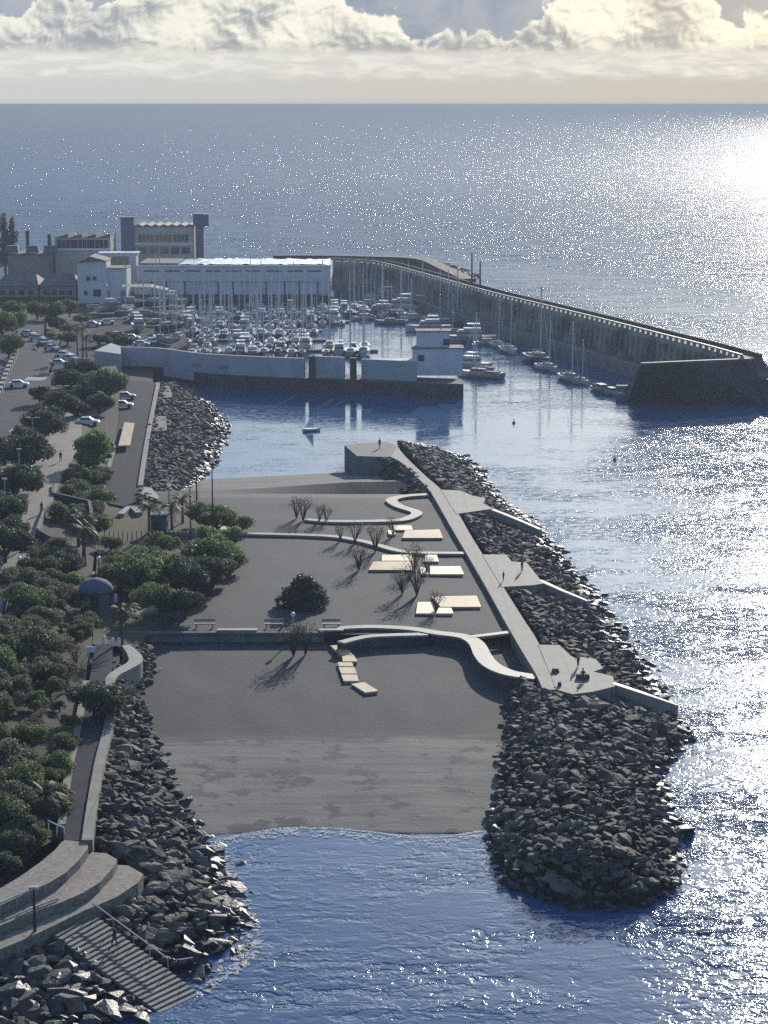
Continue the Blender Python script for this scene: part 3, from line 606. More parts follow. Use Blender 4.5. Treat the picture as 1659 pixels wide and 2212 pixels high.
def surf(pts, n, wid, name='surf_foam'):
    P_ = resample(WP(pts, .06), 400); mb_ = MB()
    for i in range(n):
        k_ = random.randrange(399); p = P_[k_]; d_ = (P_[k_+1]-p).normalized(); nn = Vector((-d_.y, d_.x, 0)); q = p + nn*(-abs(random.gauss(0, wid))) + d_*random.uniform(-1, 1)
        m_ = random.randint(5, 8); a0_ = random.uniform(0, 6); rx, ry = random.uniform(.12, .6), random.uniform(.08, .35); th_ = random.uniform(0, 3); q.z = .05 + .03*random.random()
        mb_.add([q + Vector((math.cos(th_)*rx*math.cos(a0_+2*PI*j/m_)*random.uniform(.6, 1.1) - math.sin(th_)*ry*math.sin(a0_+2*PI*j/m_), math.sin(th_)*rx*math.cos(a0_+2*PI*j/m_) + math.cos(th_)*ry*math.sin(a0_+2*PI*j/m_)*random.uniform(.6, 1.1), 0)) for j in range(m_)], [tuple(range(m_))])
    tag(mb_.build(name, foam), 'broken white surf along the waterline of the boulders', 'surf', None, 'stuff')
surf([(1000, 985), (1040, 1010), (1062, 1050), (1110, 1095), (1165, 1135), (1215, 1190), (1262, 1240), (1300, 1285), (1335, 1330), (1375, 1395), (1415, 1445), (1470, 1530), (1505, 1595), (1440, 1680), (1462, 1760), (1482, 1850), (1482, 1940)], 1500, 1.5)
surf([(445, 2145), (500, 2110), (545, 2075), (568, 2030), (540, 1950), (508, 1880), (480, 1830)][::-1], 260, .8); surf([(x, NEARW(x)+5) for x in range(440, 1060, 20)], 150, .9); surf([(1075, 1925), (1043, 1870), (1040, 1800)], 60, .6); surf([(400, 1075), (428, 1055), (470, 1002), (492, 955), (500, 920), (480, 893)][::-1], 60, .5)
# ------------------------------------------------------------------ harbour wall (near mole)
hw = WP([(200, 812), (262, 817), (340, 819), (434, 832), (520, 838), (600, 842), (690, 846), (800, 851), (900, 856), (1001, 860)], 0.0)
Q = empty('harbour_quay', hw[5], 0, 'dark stone quay under the pale harbour wall, ending at the marina mouth', 'quay'); inv = Q.location.copy()
A = smooth(hw[1:]); Bk = [p + Vector((.0, 11, 0)) for p in A]; zt = 2.9
n_ = len(A); mb = MB(); poly = [p-inv for p in A] + [p-inv for p in reversed(Bk)]
mb.prism(poly, zt, -3); mb.build('quay_body', dstone, Q, fix=True)
ribbon([p-inv+Vector((0, .35, zt+.25)) for p in A[30:]], .7, .25).build('quay_coping', concd, Q)
def wall_piece(x0, x1, zt_, zb_, m_, name, parent, off, inv, th=.8):
    pts = [p for p in A if x0 <= D(p)[0] <= x1]; pts = [Vector((p.x, p.y+off, zt_)) - inv for p in pts]
    return ribbon(pts, th, zt_-zb_, False).build(name, m_, parent)
HW = empty('harbour_wall', A[10] + Vector((0, 2, 3)), 0, 'long pale blue grey wall shielding the marina boats', 'wall'); inv2 = HW.location.copy()
wall_piece(250, 668, 7.4, .9, wallw, 'wall_panel', HW, .6, inv2, .9)
wall_piece(668, 760, 7.9, 3.0, wallw, 'wall_panel', HW, 1.6, inv2, .9)
wall_piece(764, 905, 7.5, 3.0, wallw, 'wall_panel', HW, 3.0, inv2, .9)
for xx in (666, 762):
    p = min(A, key=lambda q: abs(D(q)[0]-xx)); MB().box((p.x-inv2.x, p.y+1.2-inv2.y, 5.4-inv2.z), (1.5, 1.6, 5.0)).build('pier_post', dstone, HW)
for xx, ww in ((440, 4.2), (492, 4.5)):    # faint dark lettering panels on the wall, too blurred to read
    p = min(A, key=lambda q: abs(D(q)[0]-xx)); MB().box((p.x-inv2.x, p.y+.1-inv2.y, 4.6-inv2.z), (ww, .04, .7), -.02).build('faded_sign', greyc, HW)
p = W(366, 790, 5); 
tag(MB().prism(WP([(205, 792), (262, 800), (262, 782), (240, 775)], 3.4), 7.2, 2.5).build('wall_return', wallw, fix=True), 'pale wall return at the landward end of the harbour wall', 'wall')
# control building on the quay end
cb = W(925, 815, 2.9); B_ = empty('harbour_office', cb, 0, 'pale two level harbour office at the seaward end of the quay', 'building')
MB().box((2.2, 6, 3.1), (11.5, 6, 6.2)).build('wall', house, B_); MB().box((1.2, 6.4, 8.1), (7.6, 4.6, 3.7)).build('upper_wall', house, B_)
MB().box((2.2, 6, 6.3), (12.1, 6.6, .24)).build('roof', concd, B_); MB().box((1.2, 6.4, 10.1), (8.2, 5.2, .24)).build('upper_roof', concd, B_)
for x, z in ((4.2, 7.6), (-3.0, 4.2)): MB().box((x if z > 7 else -1.6, 4.06 if z > 7 else 2.98, z if z > 7 else 4.0), (1.5, .1, 1.4)).build('window', glassd, B_)
MB().box((-8, 6, 1.7), (10, 4.4, 3.4), 0).build('low_annex', house, B_); MB().tube([(3, 6.4, 10.2), (3, 6.4, 14)], .12).build('aerial', metal, B_)

# ------------------------------------------------------------------ breakwater
base = WP([(700, 607), (800, 614), (870, 633), (977, 667), (1060, 693), (1144, 716), (1287, 756), (1420, 795), (1500, 818), (1585, 845)], 2.5)
base = smooth(base, 5); inv = base[20].copy(); BW = empty('breakwater', inv, 0, 'long ribbed concrete breakwater with notched parapet enclosing the marina', 'breakwater')
def at_x(P_, x): 
    for a, b in zip(P_, P_[1:]):
        xa, xb = D(a)[0], D(b)[0]
        if xa <= x <= xb: return a.lerp(b, (x-xa)/(xb-xa))
    return P_[0] if x < D(P_[0])[0] else P_[-1]
CR = 9.6
def off(P_, d, z):
    out = []
    for i, p in enumerate(P_):
        t_ = P_[min(i+1, len(P_)-1)] - P_[max(i-1, 0)]; t_.z = 0; t_.normalize(); q = p + Vector((-t_.y, t_.x, 0))*d; q.z = z; out.append(q-inv)
    return out
w0, w1, w2 = off(base, 0, 2.5), off(base, 1.2, CR), off(base, 6.5, CR); w3 = off(base, 13, -2); q0 = off(base, -5.5, 2.5); q1 = off(base, -5.6, -2)
mb = MB(); mb.strip(w1, w0); mb.strip(w2, w1); mb.strip(w3, w2); mb.add([w0[-1], w1[-1], w2[-1], w3[-1]], [(0, 1, 2, 3)]); mb.build('wall_body', bstone, BW)
mb = MB(); mb.strip(w0, q0); mb.strip(q0, q1); mb.build('inner_quay', concd, BW)
qe = off(base, -5.2, 3.3); ribbon(qe, .7, 1.0, False).build('quay_parapet', conc, BW)
# ribs on the harbour face and blocks along the crest
LL = resample(base, 96)
mbr = []
for i in range(2, 95):
    p, q = LL[i], LL[i-1]; t_ = (p-q).normalized(); n__ = Vector((-t_.y, t_.x, 0)); rz = math.atan2(t_.y, t_.x)
    c = p + n__*.55 - inv
    MB().box((c.x, c.y, (2.5+CR)/2-.5-inv.z+0), (.75, 1.3, CR-3.4), rz).build('rib', bstone, BW)
par = off(base, 1.7, CR+.95); ribbon(par, .5, .35, False).build('parapet_rail', coping, BW)
for i in range(1, 96):
    p = LL[i]; t_ = (p-LL[i-1]).normalized(); n__ = Vector((-t_.y, t_.x, 0)); c = p + n__*1.7 - inv
    if i % 1 == 0: MB().box((c.x, c.y, CR+.3-inv.z), (1.1, .5, .6), math.atan2(t_.y, t_.x)).build('parapet_post', coping, BW)
par2 = off(base, 6.2, CR+.9); ribbon(par2, .5, 1.0, False).build('seaward_parapet', dstone, BW)
# outer arm beyond
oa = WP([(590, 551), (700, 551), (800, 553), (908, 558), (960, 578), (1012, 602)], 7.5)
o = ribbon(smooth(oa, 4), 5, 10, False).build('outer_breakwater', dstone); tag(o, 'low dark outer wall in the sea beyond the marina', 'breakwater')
# end block
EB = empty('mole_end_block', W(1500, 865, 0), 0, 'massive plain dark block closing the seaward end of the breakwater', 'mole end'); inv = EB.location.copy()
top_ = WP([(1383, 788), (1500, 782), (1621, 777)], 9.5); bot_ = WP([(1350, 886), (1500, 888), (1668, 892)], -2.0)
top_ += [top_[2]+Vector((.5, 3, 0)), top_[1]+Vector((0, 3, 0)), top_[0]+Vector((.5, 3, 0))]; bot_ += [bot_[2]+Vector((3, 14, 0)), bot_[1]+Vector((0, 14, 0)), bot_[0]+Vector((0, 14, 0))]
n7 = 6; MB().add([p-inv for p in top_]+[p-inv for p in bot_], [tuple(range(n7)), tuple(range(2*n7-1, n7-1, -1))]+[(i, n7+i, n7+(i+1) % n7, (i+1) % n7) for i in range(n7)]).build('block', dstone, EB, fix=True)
ribbon([p-inv+Vector((0, .5, .28)) for p in WP([(1386, 787), (1500, 782), (1618, 777)], 9.5)], 1.2, .3, False).build('coping', conc, EB)
for k, (x, y) in enumerate(((1372, 838), (1372, 858))): MB().box(W(x, y, 2.2-k*1.6)-inv+Vector((-1.5, -.5, 0)), (5.5, 2.2, 1.3)).build('fender_block', concd, EB)
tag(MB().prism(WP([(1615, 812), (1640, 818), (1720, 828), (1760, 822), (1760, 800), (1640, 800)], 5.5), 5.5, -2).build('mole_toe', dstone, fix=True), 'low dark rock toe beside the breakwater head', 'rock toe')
# pole and people-scale mast on the breakwater
for px, y0_, hh, lab in ((1019, 620, 10.5, 'tall thin pole on the bend of the breakwater'), (1037, 622, 8, 'shorter post beside the tall pole on the breakwater bend')):
    p = W(px, y0_, CR); tag(MB().tube([p-p, Vector((0, 0, hh))], [.35, .2]).build('signal_pole', dmetal), lab, 'pole'); COL.objects[-1].location = p

# ------------------------------------------------------------------ buildings
def bld(loc, label, name='building', rz=0): return empty(name, loc, rz, label, 'building')
def win_row(par, m_, x0, x1, n, y, z, w_, h_, name='window', mull=0):
    for i in range(n):
        x = x0 + (x1-x0)*(i+.5)/n; o_ = MB().box((x, y, z), (w_, .15, h_)).build(name, m_, par)
        MB().box((x, y-.09, z-h_/2-.1), (w_+.3, .3, .16)).build('sill', house, o_)
        for k in range(mull): MB().box((x-w_/2+w_*(k+1)/(mull+1), y-.1, z), (.12, .08, h_)).build('mullion', house, o_)
def xr(x, y, z, dd):   # world x for a photo column at a given distance
    return (x-829.5)/FD*dd
# long white marina building
d0 = W(400, 640, LZ).y; k = d0/FD*1.012
X0, X1 = (300-829.5)*k, (715-829.5)*k; Lb = X1-X0
b = bld(((X0+X1)/2, d0, LZ), 'long low white marina building with arcade and gleaming glazed roof', 'marina_building')
MB().box((0, 19, 6.9), (Lb, 30, 4.8)).build('wall', house, b); MB().box((0, 21, 2.35), (Lb-1, 24, 4.7)).build('arcade_back_wall', greyc, b)
MB().box((0, 8.9, 2.3), (Lb-.6, .2, 4.5)).build('arcade_shade', greyc, b)
for i in range(12): MB().box((-Lb/2+1.8+i*(Lb-3.6)/11, 5.2, 2.35), (4.4 if i % 2 else 5.6, 1.0, 4.4)).build('pillar', house, b)
for i in range(9): x = -Lb/2+5+i*(Lb-10)/8; MB().box((x, 3.96, 7.9), (5.0, .12, .5)).build('window_slot', glassd, b)
MB().box((0, 4.1, 9.5), (Lb+.6, .8, .5)).build('parapet', house, b)
rf = MB()
nx_ = 34
for i in range(nx_):
    for j in range(5):
        xx = -Lb*.28+i*Lb*.77/nx_; yy = 6+j*5.2; hz_ = lambda a_, b_: 9.95+.45*mnoise.noise(Vector((a_*.9, b_*1.3, 5))); rf.add([(xx, yy, hz_(i, j)), (xx+Lb*.77/nx_, yy, hz_(i+1, j)), (xx+Lb*.77/nx_, yy+5.2, hz_(i+1, j+1)), (xx, yy+5.2, hz_(i, j+1))], [(0, 1, 2, 3)])
rf.build('glazed_roof', tent, b)
MB().box((-Lb*.39, 18, 9.8), (Lb*.20, 22, .9)).build('flat_roof', concd, b)
p = b.location
# small cream canopy in front, boatyard side
cc = W(300, 662, 3.2); e = empty('canopy_shelter', cc, 0, 'cream canvas canopy on posts before the white house', 'canopy'); MB().add([(-5, -3, 6.2), (4, -3, 6.2), (9, -2, 5.2), (9, 2, 5.4), (4, 3, 6.6), (-5, 3, 6.6)], [(0, 1, 4, 5), (1, 2, 3, 4)]).build('canopy', coping, e)
for x in (-4.5, 0, 4, 8): MB().tube([(x, -2, 0), (x, -2, 5.4)], .12).build('post', metal, e)
# white house
d1 = W(220, 655, LZ).y; k = d1/FD; b = bld(((200-829.5)*k, d1, LZ), 'tall white house with low pitched roof and few small windows', 'white_house')
hw_ = 31*k; zz = lambda y: (CH - (y-225.5)*k*1.0) - LZ
MB().prism([(-hw_, 0), (hw_, 0), (hw_, 12), (-hw_, 12)], [zz(560), zz(556), zz(556), zz(560)], 0).build('wall', house, b, fix=True)
MB().add([(-hw_-.4, -.5, zz(560)), (-hw_*.1, -.5, zz(546)), (hw_+.4, -.5, zz(556)), (hw_+.4, 12.4, zz(556)), (-hw_*.1, 12.4, zz(546)), (-hw_-.4, 12.4, zz(560))], [(0, 1, 4, 5), (1, 2, 3, 4), (0, 2, 1), (5, 4, 3)]).build('roof', roofm, b)
for x, y, ww in ((-.25*hw_, 594, 1.2), (.2*hw_, 594, 1.2), (.35*hw_, 625, 2.4), (-.45*hw_, 625, 1.0)): MB().box((x, -.04, zz(y)), (ww, .12, 1.3 if ww < 2 else 2.2)).build('window', glassd, b)
b = bld(((252-829.5)*k, d1+1, LZ), 'white single pitch wing adjoining the tall white house', 'house_wing')
MB().box((0, 6, zz(574)/2), (44*k, 12, zz(574))).build('wall', house, b); MB().box((0, 6, zz(574)+.15), (46*k, 12.6, .3)).build('roof', concd, b)
for x in (-3, 2): MB().box((x, -.06, 2.2), (1.6, .1, 3.4)).build('door', greyc, b)
# white arched pavilion behind
b = bld(((258-829.5)*k*1.06, d1+40, LZ), 'small white pavilion with dark opening behind the white house', 'pavilion')
MB().box((0, 3, 6.4), (12, 6, 12.8)).build('wall', house, b); MB().box((-.5, -.05, 10.3), (8, .1, 3.0)).build('opening', glassd, b); MB().box((0, 3, 12.95), (13.5, 7, .35)).build('roof', white, b)
# hall with two towers
d2 = 775.0; k = d2/FD; zz = lambda y: (CH - (y-225.5)*k) - LZ; X = lambda x: (x-829.5)*k
b = bld((X(357), d2, LZ), 'long hall with three bays of windows set between two slate towers', 'hall'); x0 = X(294)-X(357); x1 = X(421)-X(357)
MB().box(((x0+x1)/2, 9, zz(484)/2), (x1-x0, 18, zz(484))).build('wall', cream, b)
for i in range(7):
    xa = x0+(x1-x0)*i/7; xb = x0+(x1-x0)*(i+1)/7; MB().add([(xa, -.3, zz(484)+.02), (xb, -.3, zz(484)+.02), (xb, -.3, zz(484)+.4), ((xa+xb)/2, -.3, zz(480)+.4), (xa, -.3, zz(484)+.4), (xa, 18, zz(484)+.02), (xb, 18, zz(484)+.02), (xb, 18, zz(484)+.4), ((xa+xb)/2, 18, zz(480)+.4), (xa, 18, zz(484)+.4)],
        [(0, 1, 2, 3, 4), (9, 8, 7, 6, 5), (3, 2, 7, 8), (4, 3, 8, 9)]).build('roof_vault', roofm, b)
win_row(b, glassd, x0+1, x1-1.5, 3, -.05, (zz(500)+zz(515))/2, 5.4, zz(498)-zz(514), mull=3)
MB().box(((x0+x1)/2, -.2, zz(520)), (x1-x0, .5, .9)).build('ledge', house, b)
win_row(b, glassd, x0+1, x1-1, 5, -.05, zz(534), 3.0, 2.4)
for xc, wd_, yt, lab, head in ((279.5, 29, 465, 'plain slate blue tower on the landward side of the hall', 0), (434, 18, 458, 'slate blue tower with wider boxed head at the seaward end of the hall', 1)):
    tw = empty('tower', (X(xc), d2-1, LZ), 0, lab, 'tower')
    MB().box((0, 3, zz(yt)/2), (wd_*k, 5.5, zz(yt)), taper=.97).build('shaft', bluegrey, tw)
    MB().box((0, 3, zz(yt)+.2), (wd_*k+.5, 6, .4)).build('cap', dmetal, tw)
    if head: MB().box((.6, 3, (zz(458)+zz(480))/2), (34*k, 6.5, zz(458)-zz(480)+.5)).build('tower_head', bluegrey, tw)
# three bay building to the left
d3 = 745.0; k = d3/FD; zz = lambda y: (CH - (y-225.5)*k) - LZ; X = lambda x: (x-829.5)*k
b = bld((X(182), d3, LZ), 'cream building with three window bays under a sawtooth roof', 'bay_building'); hwid = 60*k
MB().box((0, 8, zz(507)/2), (2*hwid, 16, zz(507))).build('wall', cream, b)
for i in range(4):
    xa = -hwid+i*hwid/2; MB().add([(xa, -.2, zz(507)+.02), (xa+hwid/2-.1, -.2, zz(507)+.02), (xa+hwid/2-.1, -.2, zz(498)), (xa, 16, zz(507)+.02), (xa+hwid/2-.1, 16, zz(507)+.02), (xa+hwid/2-.1, 16, zz(498))], [(0, 1, 2), (5, 4, 3), (0, 2, 5, 3), (1, 4, 5, 2)]).build('sawtooth_roof', roofm, b)
win_row(b, glassd, -hwid+1, hwid-1, 3, -.05, zz(522), 6.0, 3.6, mull=3)
MB().box((0, -.2, zz(531)), (2*hwid, .5, .6)).build('ledge', white, b)
# tan flat building with cars on roof level
b = bld((X(75), d3-10, LZ), 'plain tan flat roofed building behind the tiled roofs', 'tan_building'); hw2 = 44*k
MB().box((0, 8, zz(540)/2), (2*hw2, 16, zz(540))).build('wall', tan, b); MB().box((0, 8, zz(538)), (2*hw2+.5, 16.5, .3)).build('roof', concd, b)
for x in (-6, 1, 7): MB().box((x, 4, zz(530)+.3), (4.6, 3, 2.4), taper=.8).build('roof_unit', bluegrey, b)
for x, hh in ((-1, 13), (6.5, 11)): MB().box((x, 6, zz(538)+hh*.3), (1.2, 1.2, hh*.6)).build('chimney', dstone, b)
# brown roofed houses at left
d4 = W(80, 656, LZ).y; k = d4/FD; zz = lambda y: (CH - (y-225.5)*k) - LZ; X = lambda x: (x-829.5)*k
for xc, wd_, lab in ((35, 96, 'brown tiled roof house at the road, farther left of the two'), (124, 82, 'brown tiled roof house beside the white house')):
    b = bld((X(xc), d4+2, LZ), lab, 'tiled_house'); h_ = wd_*k/2
    MB().box((0, 9, zz(612)/2), (2*h_-.6, 18, zz(612))).build('wall', tan, b)
    ze, zr = zz(611), zz(590); MB().add([(-h_, -.6, ze), (h_, -.6, ze), (h_, 18.6, ze), (-h_, 18.6, ze), (-h_*.7, 9, zr), (h_*.7, 9, zr)], [(0, 1, 5, 4), (1, 2, 5), (2, 3, 4, 5), (3, 0, 4), (3, 2, 1, 0)]).build('roof', roofm, b)
    win_row(b, glassd, -h_+1, h_-1, 4, -.08, zz(626), 1.6, 1.6)
    MB().box((0, -2.0, zz(636)), (2*h_-1, 4, .3)).build('awning', dstone, b)

# ------------------------------------------------------------------ boats
def hull_shape(L, B, H, n=10, transom=.7, sheer=.25):
    secs = []
    for i in range(n+1):
        s_ = i/n; x = -L/2+L*s_; w_ = B/2*(transom+(1-transom)*math.sin(min(s_/.45, 1)*PI/2)) if s_ < .45 else B/2*max(.02, (1-((s_-.45)/.55)**2.2))
        h_ = H*(1+sheer*(s_-.4)**2*2.5); secs.append([(x, -w_, h_), (x, -w_*.92, h_*.45), (x, -w_*.5, -.15), (x, 0, -.3), (x, w_*.5, -.15), (x, w_*.92, h_*.45), (x, w_, h_)])
    mb_ = MB(); m_ = 7; mb_.v = [p_ for s_ in secs for p_ in s_]
    for i in range(n):
        for j in range(m_-1): mb_.f.append((i*m_+j, (i+1)*m_+j, (i+1)*m_+j+1, i*m_+j+1))
        mb_.f.append((i*m_+6, (i+1)*m_+6, (i+1)*m_, i*m_))
    mb_.f.append(tuple(range(m_))); return mb_
def sailboat(L, hm, cover, hull_m, label):
    e_ = empty('sailing_boat', (0, -3000, 0), 0, label, 'sailing boat'); B = L*.31
    hull_shape(L, B, L*.11).build('hull', hull_m, e_, fix=True)
    MB().box((L*.03, 0, L*.11+L*.03), (L*.36, B*.55, L*.075), taper=.8).build('cabin', hullw, e_)
    MB().box((L*.03, 0, L*.11+L*.035), (L*.28, B*.56, L*.022)).build('window_band', glassd, e_)
    MB().box((-L*.28, 0, L*.125), (L*.26, B*.5, L*.02)).build('cockpit', concd, e_)
    MB().tube([(L*.1, 0, L*.1), (L*.1, 0, hm)], [.16, .11], 6).build('mast', alu, e_)
    MB().tube([(L*.1, -B*.33, hm*.55), (L*.1, B*.33, hm*.55)], .05, 5).build('spreader', alu, e_)
    MB().tube([(L*.09, 0, L*.2), (-L*.32, 0, L*.19)], [.17, .12], 6).build('boom_cover', cover, e_)
    MB().tube([(L*.48, 0, L*.13), (L*.1, 0, hm*.97)], .035, 4).build('forestay', alu, e_)
    MB().tube([(-L*.48, 0, L*.13), (L*.1, 0, hm*.97)], .03, 4).build('backstay', alu, e_)
    return e_
def motorboat(L, label, hull_m=None, fly=True, cv=None):
    e_ = empty('motor_boat', (0, -3000, 0), 0, label, 'motor boat'); B = L*.33
    hull_shape(L, B, L*.12, transom=.9).build('hull', hull_m or hullw, e_, fix=True)
    MB().box((-L*.03, 0, L*.12+L*.05), (L*.46, B*.72, L*.12), taper=.82).build('cabin', hullw, e_)
    MB().box((-L*.03, 0, L*.18), (L*.45, B*.71, L*.04), taper=.95).build('window_band', glassd, e_)
    if fly: MB().box((-L*.08, 0, L*.245), (L*.3, B*.62, L*.03)).build('flybridge', hullw, e_); MB().box((-L*.1, 0, L*.33), (L*.22, B*.6, L*.015)).build('hardtop', white, e_); MB().tube([(-L*.18, 0, L*.25), (-L*.18, 0, L*.4)], .05).build('radar_mast', alu, e_)
    if cv: MB().box((-L*.33, 0, L*.15), (L*.2, B*.75, L*.07), taper=.85).build('canvas_cover', cv, e_)
    return e_
SB = [sailboat(11, 14, greyc, hullw, ''), sailboat(9, 11.5, navy, hullw, ''), sailboat(13, 17, greyc, hullb, ''), sailboat(10, 13, greyc, hulld, ''), sailboat(8, 10, redc, hullw, '')]
MOB = [motorboat(9, '', None, False, navy), motorboat(12, '', None, True), motorboat(7, '', None, False, greyc)]
kids(None)
rows_ = [(560, 'in the row nearest the harbour wall'), (585, 'in the second row of the marina'), (610, 'in the third row of the marina'), (636, 'in the fourth row of the marina'), (664, 'in the far row by the white building')]
col_names = ['white sailing boat with grey sail cover moored ', 'small white sailing boat with navy sail cover moored ', 'tall masted dark hulled sailing boat moored ', 'worn tan hulled sailing boat moored ', 'little white sailing boat with red sail cover moored ']
mnames = ['open motor boat with navy canvas moored ', 'white flybridge motor yacht moored ', 'small grey covered motor boat moored ']
for ri, (yy, rn) in enumerate(rows_):
    Xl = ([405, 385, 350, 330, 330][ri]-829.5)/FD*yy; Xr = ([800, 690, 680, 740, 900][ri]-829.5)/FD*yy
    struct(MB().box(((Xl+Xr)/2, yy+.2, .35), (Xr-Xl+4, 2.0, .5)).build('pontoon', pontoon_m))
    COL.objects[-1]['kind'] = ''; tag(COL.objects[-1], 'floating pontoon ' + rn.replace('in the', 'for the', 1), 'pontoon'); del COL.objects[-1]['kind']
    for side in (-1, 1):
        x = Xl + random.uniform(0, 2)
        while x < Xr:
            if random.random() < .9:
                big = random.random()
                if big < .68:
                    i = random.choices(range(5), (5, 4, 2, 3, 1))[0]; sc = random.uniform(.72, 1.15); LL_ = (11, 9, 13, 10, 8)[i]*sc
                    o = dup(SB[i], (x, yy+side*(LL_/2+random.uniform(1.0, 3.5)), .0), PI/2*(1 if side > 0 else -1)+random.uniform(-.05, .05)+(PI if random.random() < .4 else 0), sc, (col_names[i]+rn).replace(' moored','').replace(' of the marina',''), 'sailing boats in the marina')
                else:
                    i = random.randrange(3); LL_ = (9, 12, 7)[i]; o = dup(MOB[i], (x, yy+side*(LL_/2+1.4), 0), PI/2*side, random.uniform(.85, 1.1), mnames[i]+rn, 'motor boats in the marina')
                if side < 0 and ri == 0: pass
            x += random.uniform(2.5, 3.8)
# boats along the breakwater quay, singled out
def moor(i, kind, px, py, rz, sc, lab):
    p = W(px, py, 0); src = (SB if kind == 's' else MOB)[i]; return dup(src, p, rz, sc, lab)
brz = math.atan2((base[30]-base[24]).y, (base[30]-base[24]).x)
moor(2, 's', 1163, 783, brz, 1.15, 'big dark sailing yacht with the tallest mast, farthest of the line at the breakwater')
moor(0, 's', 1183, 800, brz+.1, .95, 'white sailing boat second in the line at the breakwater')
moor(0, 's', 1232, 823, brz, 1.0, 'white sailing boat with two pale covers beside the breakwater quay')
moor(1, 's', 1255, 828, brz+.05, .9, 'small white sailing boat tucked ahead of the covered one by the quay')
moor(0, 'm', 1300, 847, brz, .9, 'low motor boat with navy canvas near the breakwater head')
moor(2, 'm', 1322, 852, brz, 1.0, 'smallest grey covered boat right at the breakwater head')
moor(0, 's', 1038, 815, 2.6, 1.1, 'white sailing boat tied outermost at the quay end')
moor(1, 'm', 1010, 795, 2.7, 1.0, 'white motor yacht tied between the quay end and the sailing boat')
moor(3, 's', 1030, 800, 2.5, .9, 'tan hulled sailing boat rafted inside the quay end')
moor(1, 'm', 1010, 740, PI, 1.3, 'large white motor yacht with hardtop moored behind the harbour office')
moor(1, 'm', 865, 672, PI, 1.35, 'largest white flybridge yacht berthed at the foot of the breakwater')
for i, (x, y) in enumerate([(225, 668), (245, 672), (270, 680), (292, 690), (318, 684), (340, 700), (362, 712), (300, 712), (375, 690), (280, 655), (330, 660), (385, 730), (350, 738), (365, 655)]):
    k_ = ('s', 'm', 's', 'm')[i % 4]; o_ = dup(SB[i % 4] if k_ == 's' else MOB[i % 3], W(x, y, 3.7), i*.7, .95, ('masted boat' if k_ == 's' else 'motor boat')+' laid up ashore in the boatyard left of the basin', 'boats laid up ashore')
for i, (x, y) in enumerate(((800, 660), (820, 680), (785, 690), (845, 700), (900, 668), (935, 690), (960, 705), (925, 715), (1050, 745), (985, 722), (830, 648), (890, 690))):
    if i % 3: moor(i % 3, 'm', x, y, PI+.1*(i % 3), 1.1, 'white motor boat berthed side on along the inner breakwater')['group'] = 'boats along the inner breakwater'
    else: moor(i % 4, 's', x, y, PI, 1.0, 'sailing boat berthed side on along the inner breakwater')['group'] = 'boats along the inner breakwater'
for x, y, sc in ((1100, 762, 1.0), (1075, 750, .9), (880, 655, 1), (910, 662, 1.1), (965, 690, 1.1), (985, 690, 1.2)):
    moor(0, 's', x, y, brz, sc, 'masted white boat lying along the inner breakwater')['group'] = 'masted boats at the breakwater'
for o in SB+MOB:
    for c in [q for q in COL.objects if q.parent == o]: bpy.data.objects.remove(c)
    bpy.data.objects.remove(o)
# little sailing dinghy in the pool, buoys, horizon ship
p = W(673, 931, 0); e = empty('sailing_dinghy', p, .3, 'tiny white sailing dinghy alone on the calm harbour pool', 'dinghy')
hull_shape(3.6, 1.4, .5).build('hull', hullw, e, fix=True); MB().tube([(.3, 0, .3), (.3, 0, 3.2)], .05).build('mast', alu, e)
MB().add([(.25, 0, .7), (-1.4, .25, .7), (.28, 0, 3.1), (.25, .02, .7), (-1.4, .27, .7), (.28, .02, 3.1)], [(0, 1, 2), (5, 4, 3)]).build('sail', white, e)
for (x, y), lab in (((1110, 914), 'small dark buoy farther out in the pool'), ((1328, 994), 'dark marker buoy in open water off the pier')):
    e = empty('buoy', W(x, y, 0), 0, lab, 'buoy'); MB().lathe([(.05, -.3), (.32, -.1), (.35, .12), (.22, .3), (.08, .5), (.05, .7)], 12).build('float', greyc, e); MB().lathe([(.02, .7), (.12, .76), (.12, .86), (.02, .92)], 8).build('topmark', greyc, e)
dsh = 30000; e = empty('distant_ship', ((348-829.5)/FD*dsh, dsh, 0), 0, 'faint grey ship on the horizon', 'ship')
hull_shape(170, 30, 18).build('hull', greyc, e, fix=True); MB().box((-20, 0, 35), (90, 24, 36), taper=.85).build('superstructure', greyc, e)

